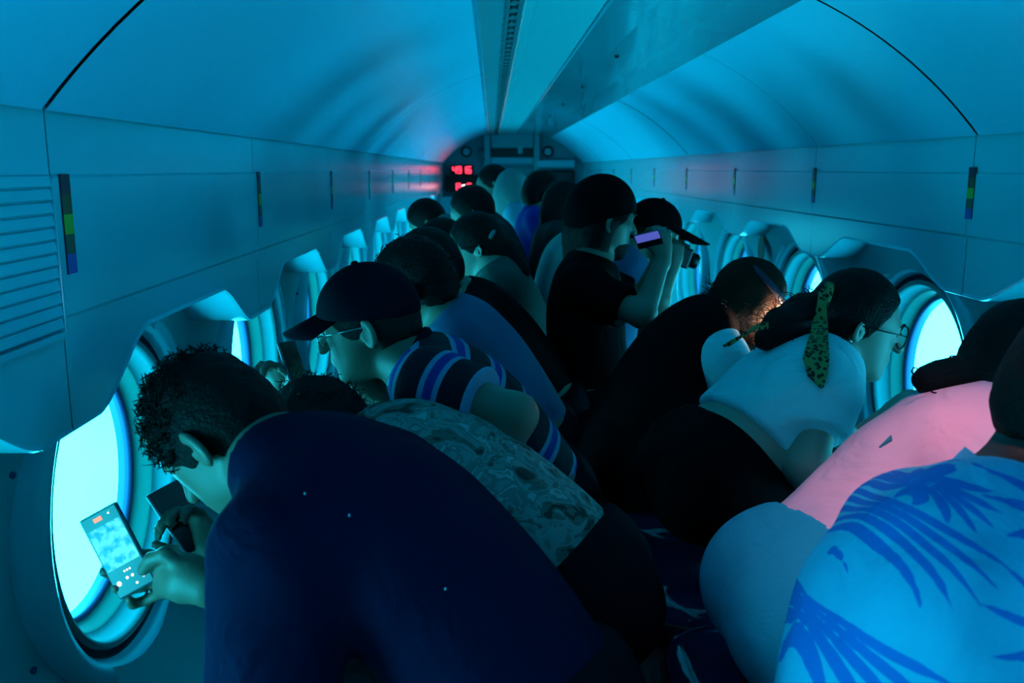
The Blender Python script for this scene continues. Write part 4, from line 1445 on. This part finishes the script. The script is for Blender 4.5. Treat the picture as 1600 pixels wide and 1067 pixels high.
# --- standing-tall seated man in black beanie filming
pb = person("bearded man in black beanie and black tee holding up a phone", 1, (.37, 3.08, .57), A(922, 412, 3.12), A(946, 347, 3.15), (.93, .28, -.14), (.18, .05, .98),
            A(925, 440, 3.30), A(912, 452, 2.98), (A(1000, 470, 3.32), A(1032, 402, 3.28)), (A(1004, 492, 2.84), A(1034, 408, 3.04)),
            BLACKC, JEAND, SKIN, HAIRB, hair='long', w=1.05, dp=.95, bulge=.03, res=.0075, sleeve=.72, sleeve_grow=.022,
            handL=(nrm(V(.0, -.2, 1)), nrm(V(-.3, -.9, 0)), .8), handR=(nrm(V(.05, .25, 1)), nrm(V(-.4, .9, 0)), .8),
            hair_extra=[cone(A(905, 372, 3.16), A(898, 405, 3.14), .06, .04, .04)])
eyes(pb)
hb_ = lambda a, b, e: pb['head'] + pb['sc'] * (a * pb['f'] + b * pb['s'] + e * pb['u'])
axb = np.array([pb['f'], pb['s'], pb['u']])
v, fc = solid([ell(hb_(-.02, 0, .045), axb, (.122, .098, .118), .02, [(hb_(0, 0, .025), nrm(-pb['u'] + .25 * pb['f']))]),
               ell(hb_(-.055, 0, .02), axb, (.10, .09, .10), .03, [(hb_(-.03, 0, 0), nrm(pb['f'])), (hb_(0, 0, -.035), -pb['u'])])], .007)
link("beanie", fast_mesh("beanie", v - pb['base'], fc, BLACKC), pb['root'])
v, fc = solid([ell(hb_(.035, 0, -.075), axb, (.060, .056, .045), .02, [(hb_(0, 0, -.052), nrm(pb['u'] - .4 * pb['f']))]), ell(hb_(.064, 0, -.104), axb, (.026, .028, .022), .02)], .006, .002, 150)
link("beard", fast_mesh("beard", v - pb['base'], fc, HAIRB), pb['root'])
BLUESCR = mat("blue_preview", (.02, .03, .06), .4, emit=(.10, .13, .62), es=.8)
phone("phone with small lit blue screen held up by the beanie man", A(1014, 374, 2.99), V(-.45, -.35, .95), V(.9, -.42, 0.25), ln=.055, wd=.09, screen=BLUESCR)

# --- passenger with long black visor beyond him
pv_ = person("passenger in blue top and black long-brimmed cap with a camera at the right viewports", 1, (.46, 3.72, .57), A(982, 400, 3.72), A(1022, 366, 3.74), (.93, .1, -.32), (.3, 0, .95),
             A(968, 425, 3.88), A(980, 430, 3.56), (A(1010, 470, 3.9), A(1052, 415, 3.84)), (A(1030, 470, 3.52), A(1050, 418, 3.64)),
             LBLUE, JEAND, SKIN, HAIRB, res=.010, w=.92, dp=.85, bulge=.02, sleeve=.7, handL=(nrm(V(.2, -.1, 1)), nrm(V(0, -1, 0)), .9), handR=(nrm(V(.2, .2, 1)), nrm(V(0, 1, 0)), .9))
cap(pv_, BLACKC, brim=.15)
ce = empty("camera", tuple(A(1062, 400, 3.74)))
axc = np.array([nrm(V(.93, .1, -.32)), nrm(V(-.1, 1, 0)), nrm(V(.32, 0, .93))])
MB().box((0, 0, 0), (.03, .065, .042), axc, bev=.008).build("camera_body", BLACKP, ce)
MB().tube([axc[0] * .03, axc[0] * .075, axc[0] * .08], [.032, .032, .028], 20).build("lens", BLACKP, ce, True)
MB().box(axc[2] * .045, (.022, .025, .010), axc, bev=.004).build("viewfinder_hump", BLACKP, ce)
MB().disc(axc[0] * .081, axc[1], axc[2], .024, .002, 20).build("lens_glass", mat("lens_glass", (.01, .02, .06), .05), ce)
tag(ce, "black camera with round lens held under the long-brimmed cap", "camera")

# --- black vest, face lit by a phone
p11 = person("passenger in black jacket over white sleeve, face lit warmly by a phone", 1, (.36, 2.50, .57), A(1105, 505, 2.58), A(1172, 478, 2.64), (.94, -.02, -.36), (.42, .05, .9),
             A(1085, 522, 2.76), A(1125, 560, 2.42), (V(1.0, 2.86, .78), A(1240, 560, 2.62)), (A(1170, 640, 2.38), A(1225, 600, 2.55)),
             WHITET, BLACKC, SKINL, mat("hair_auburn_dark", (.028, .009, .005), .65, .08, bump=.6, bscale=160), hair='long', earsc=.5, w=.94, dp=.80, bulge=.01, res=.008, sleeve=.6,
             handL=(nrm(V(.1, -.2, .95)), nrm(V(-1, -.1, 0)), .8),
             hair_extra=[cone(A(1150, 500, 2.58), A(1128, 492, 2.54), .05, .03, .03), cone(A(1178, 480, 2.58), A(1172, 530, 2.60), .030, .020, .03)])
add_strands(p11, p11['hair'].data.materials[0], 420, .035, .005, .0010, 31, sel=lambda c: (c - p11['head']) @ p11['u'] < .02)
vp_ = [ell(p11['SP'](t), np.array([p11['lat'], p11['TT'](t), np.cross(p11['lat'], p11['TT'](t))]), (at_t(LATR, t) * .94 + .026, .12, at_t(DEPR, t) * .80 + .022), .06) for t in np.linspace(0.02, .88, 8)]
vp_ += [cone(p11['SP'](.86), A(1085, 520, 2.76), .085, .076, .05), cone(p11['SP'](.80), p11['SP'](.99), .085, .078, .05)]
v, fc = solid(vp_, .010)
link("jacket", fast_mesh("jacket", v - p11['base'], fc, BLACKC), p11['root'])
MB().torus(p11['head'] - p11['base'] + p11['f'] * .015 + p11['u'] * .07, p11['s'], nrm(p11['f'] * .9 - p11['u'] * .5), .086, .010, 26, 8).build("headband", mat("slate_band", (.008, .016, .05), .7), p11['root'], True)
WARM = mat("warm_phone_screen", (.1, .1, .1), .4, emit=(1.0, .62, .38), es=130)
phone("phone whose bright screen lights the face of the passenger in black jacket", A(1224, 512, 2.57), V(.45, .1, .9), V(-.45, -.88, .1), ln=.145, wd=.07, screen=WARM)
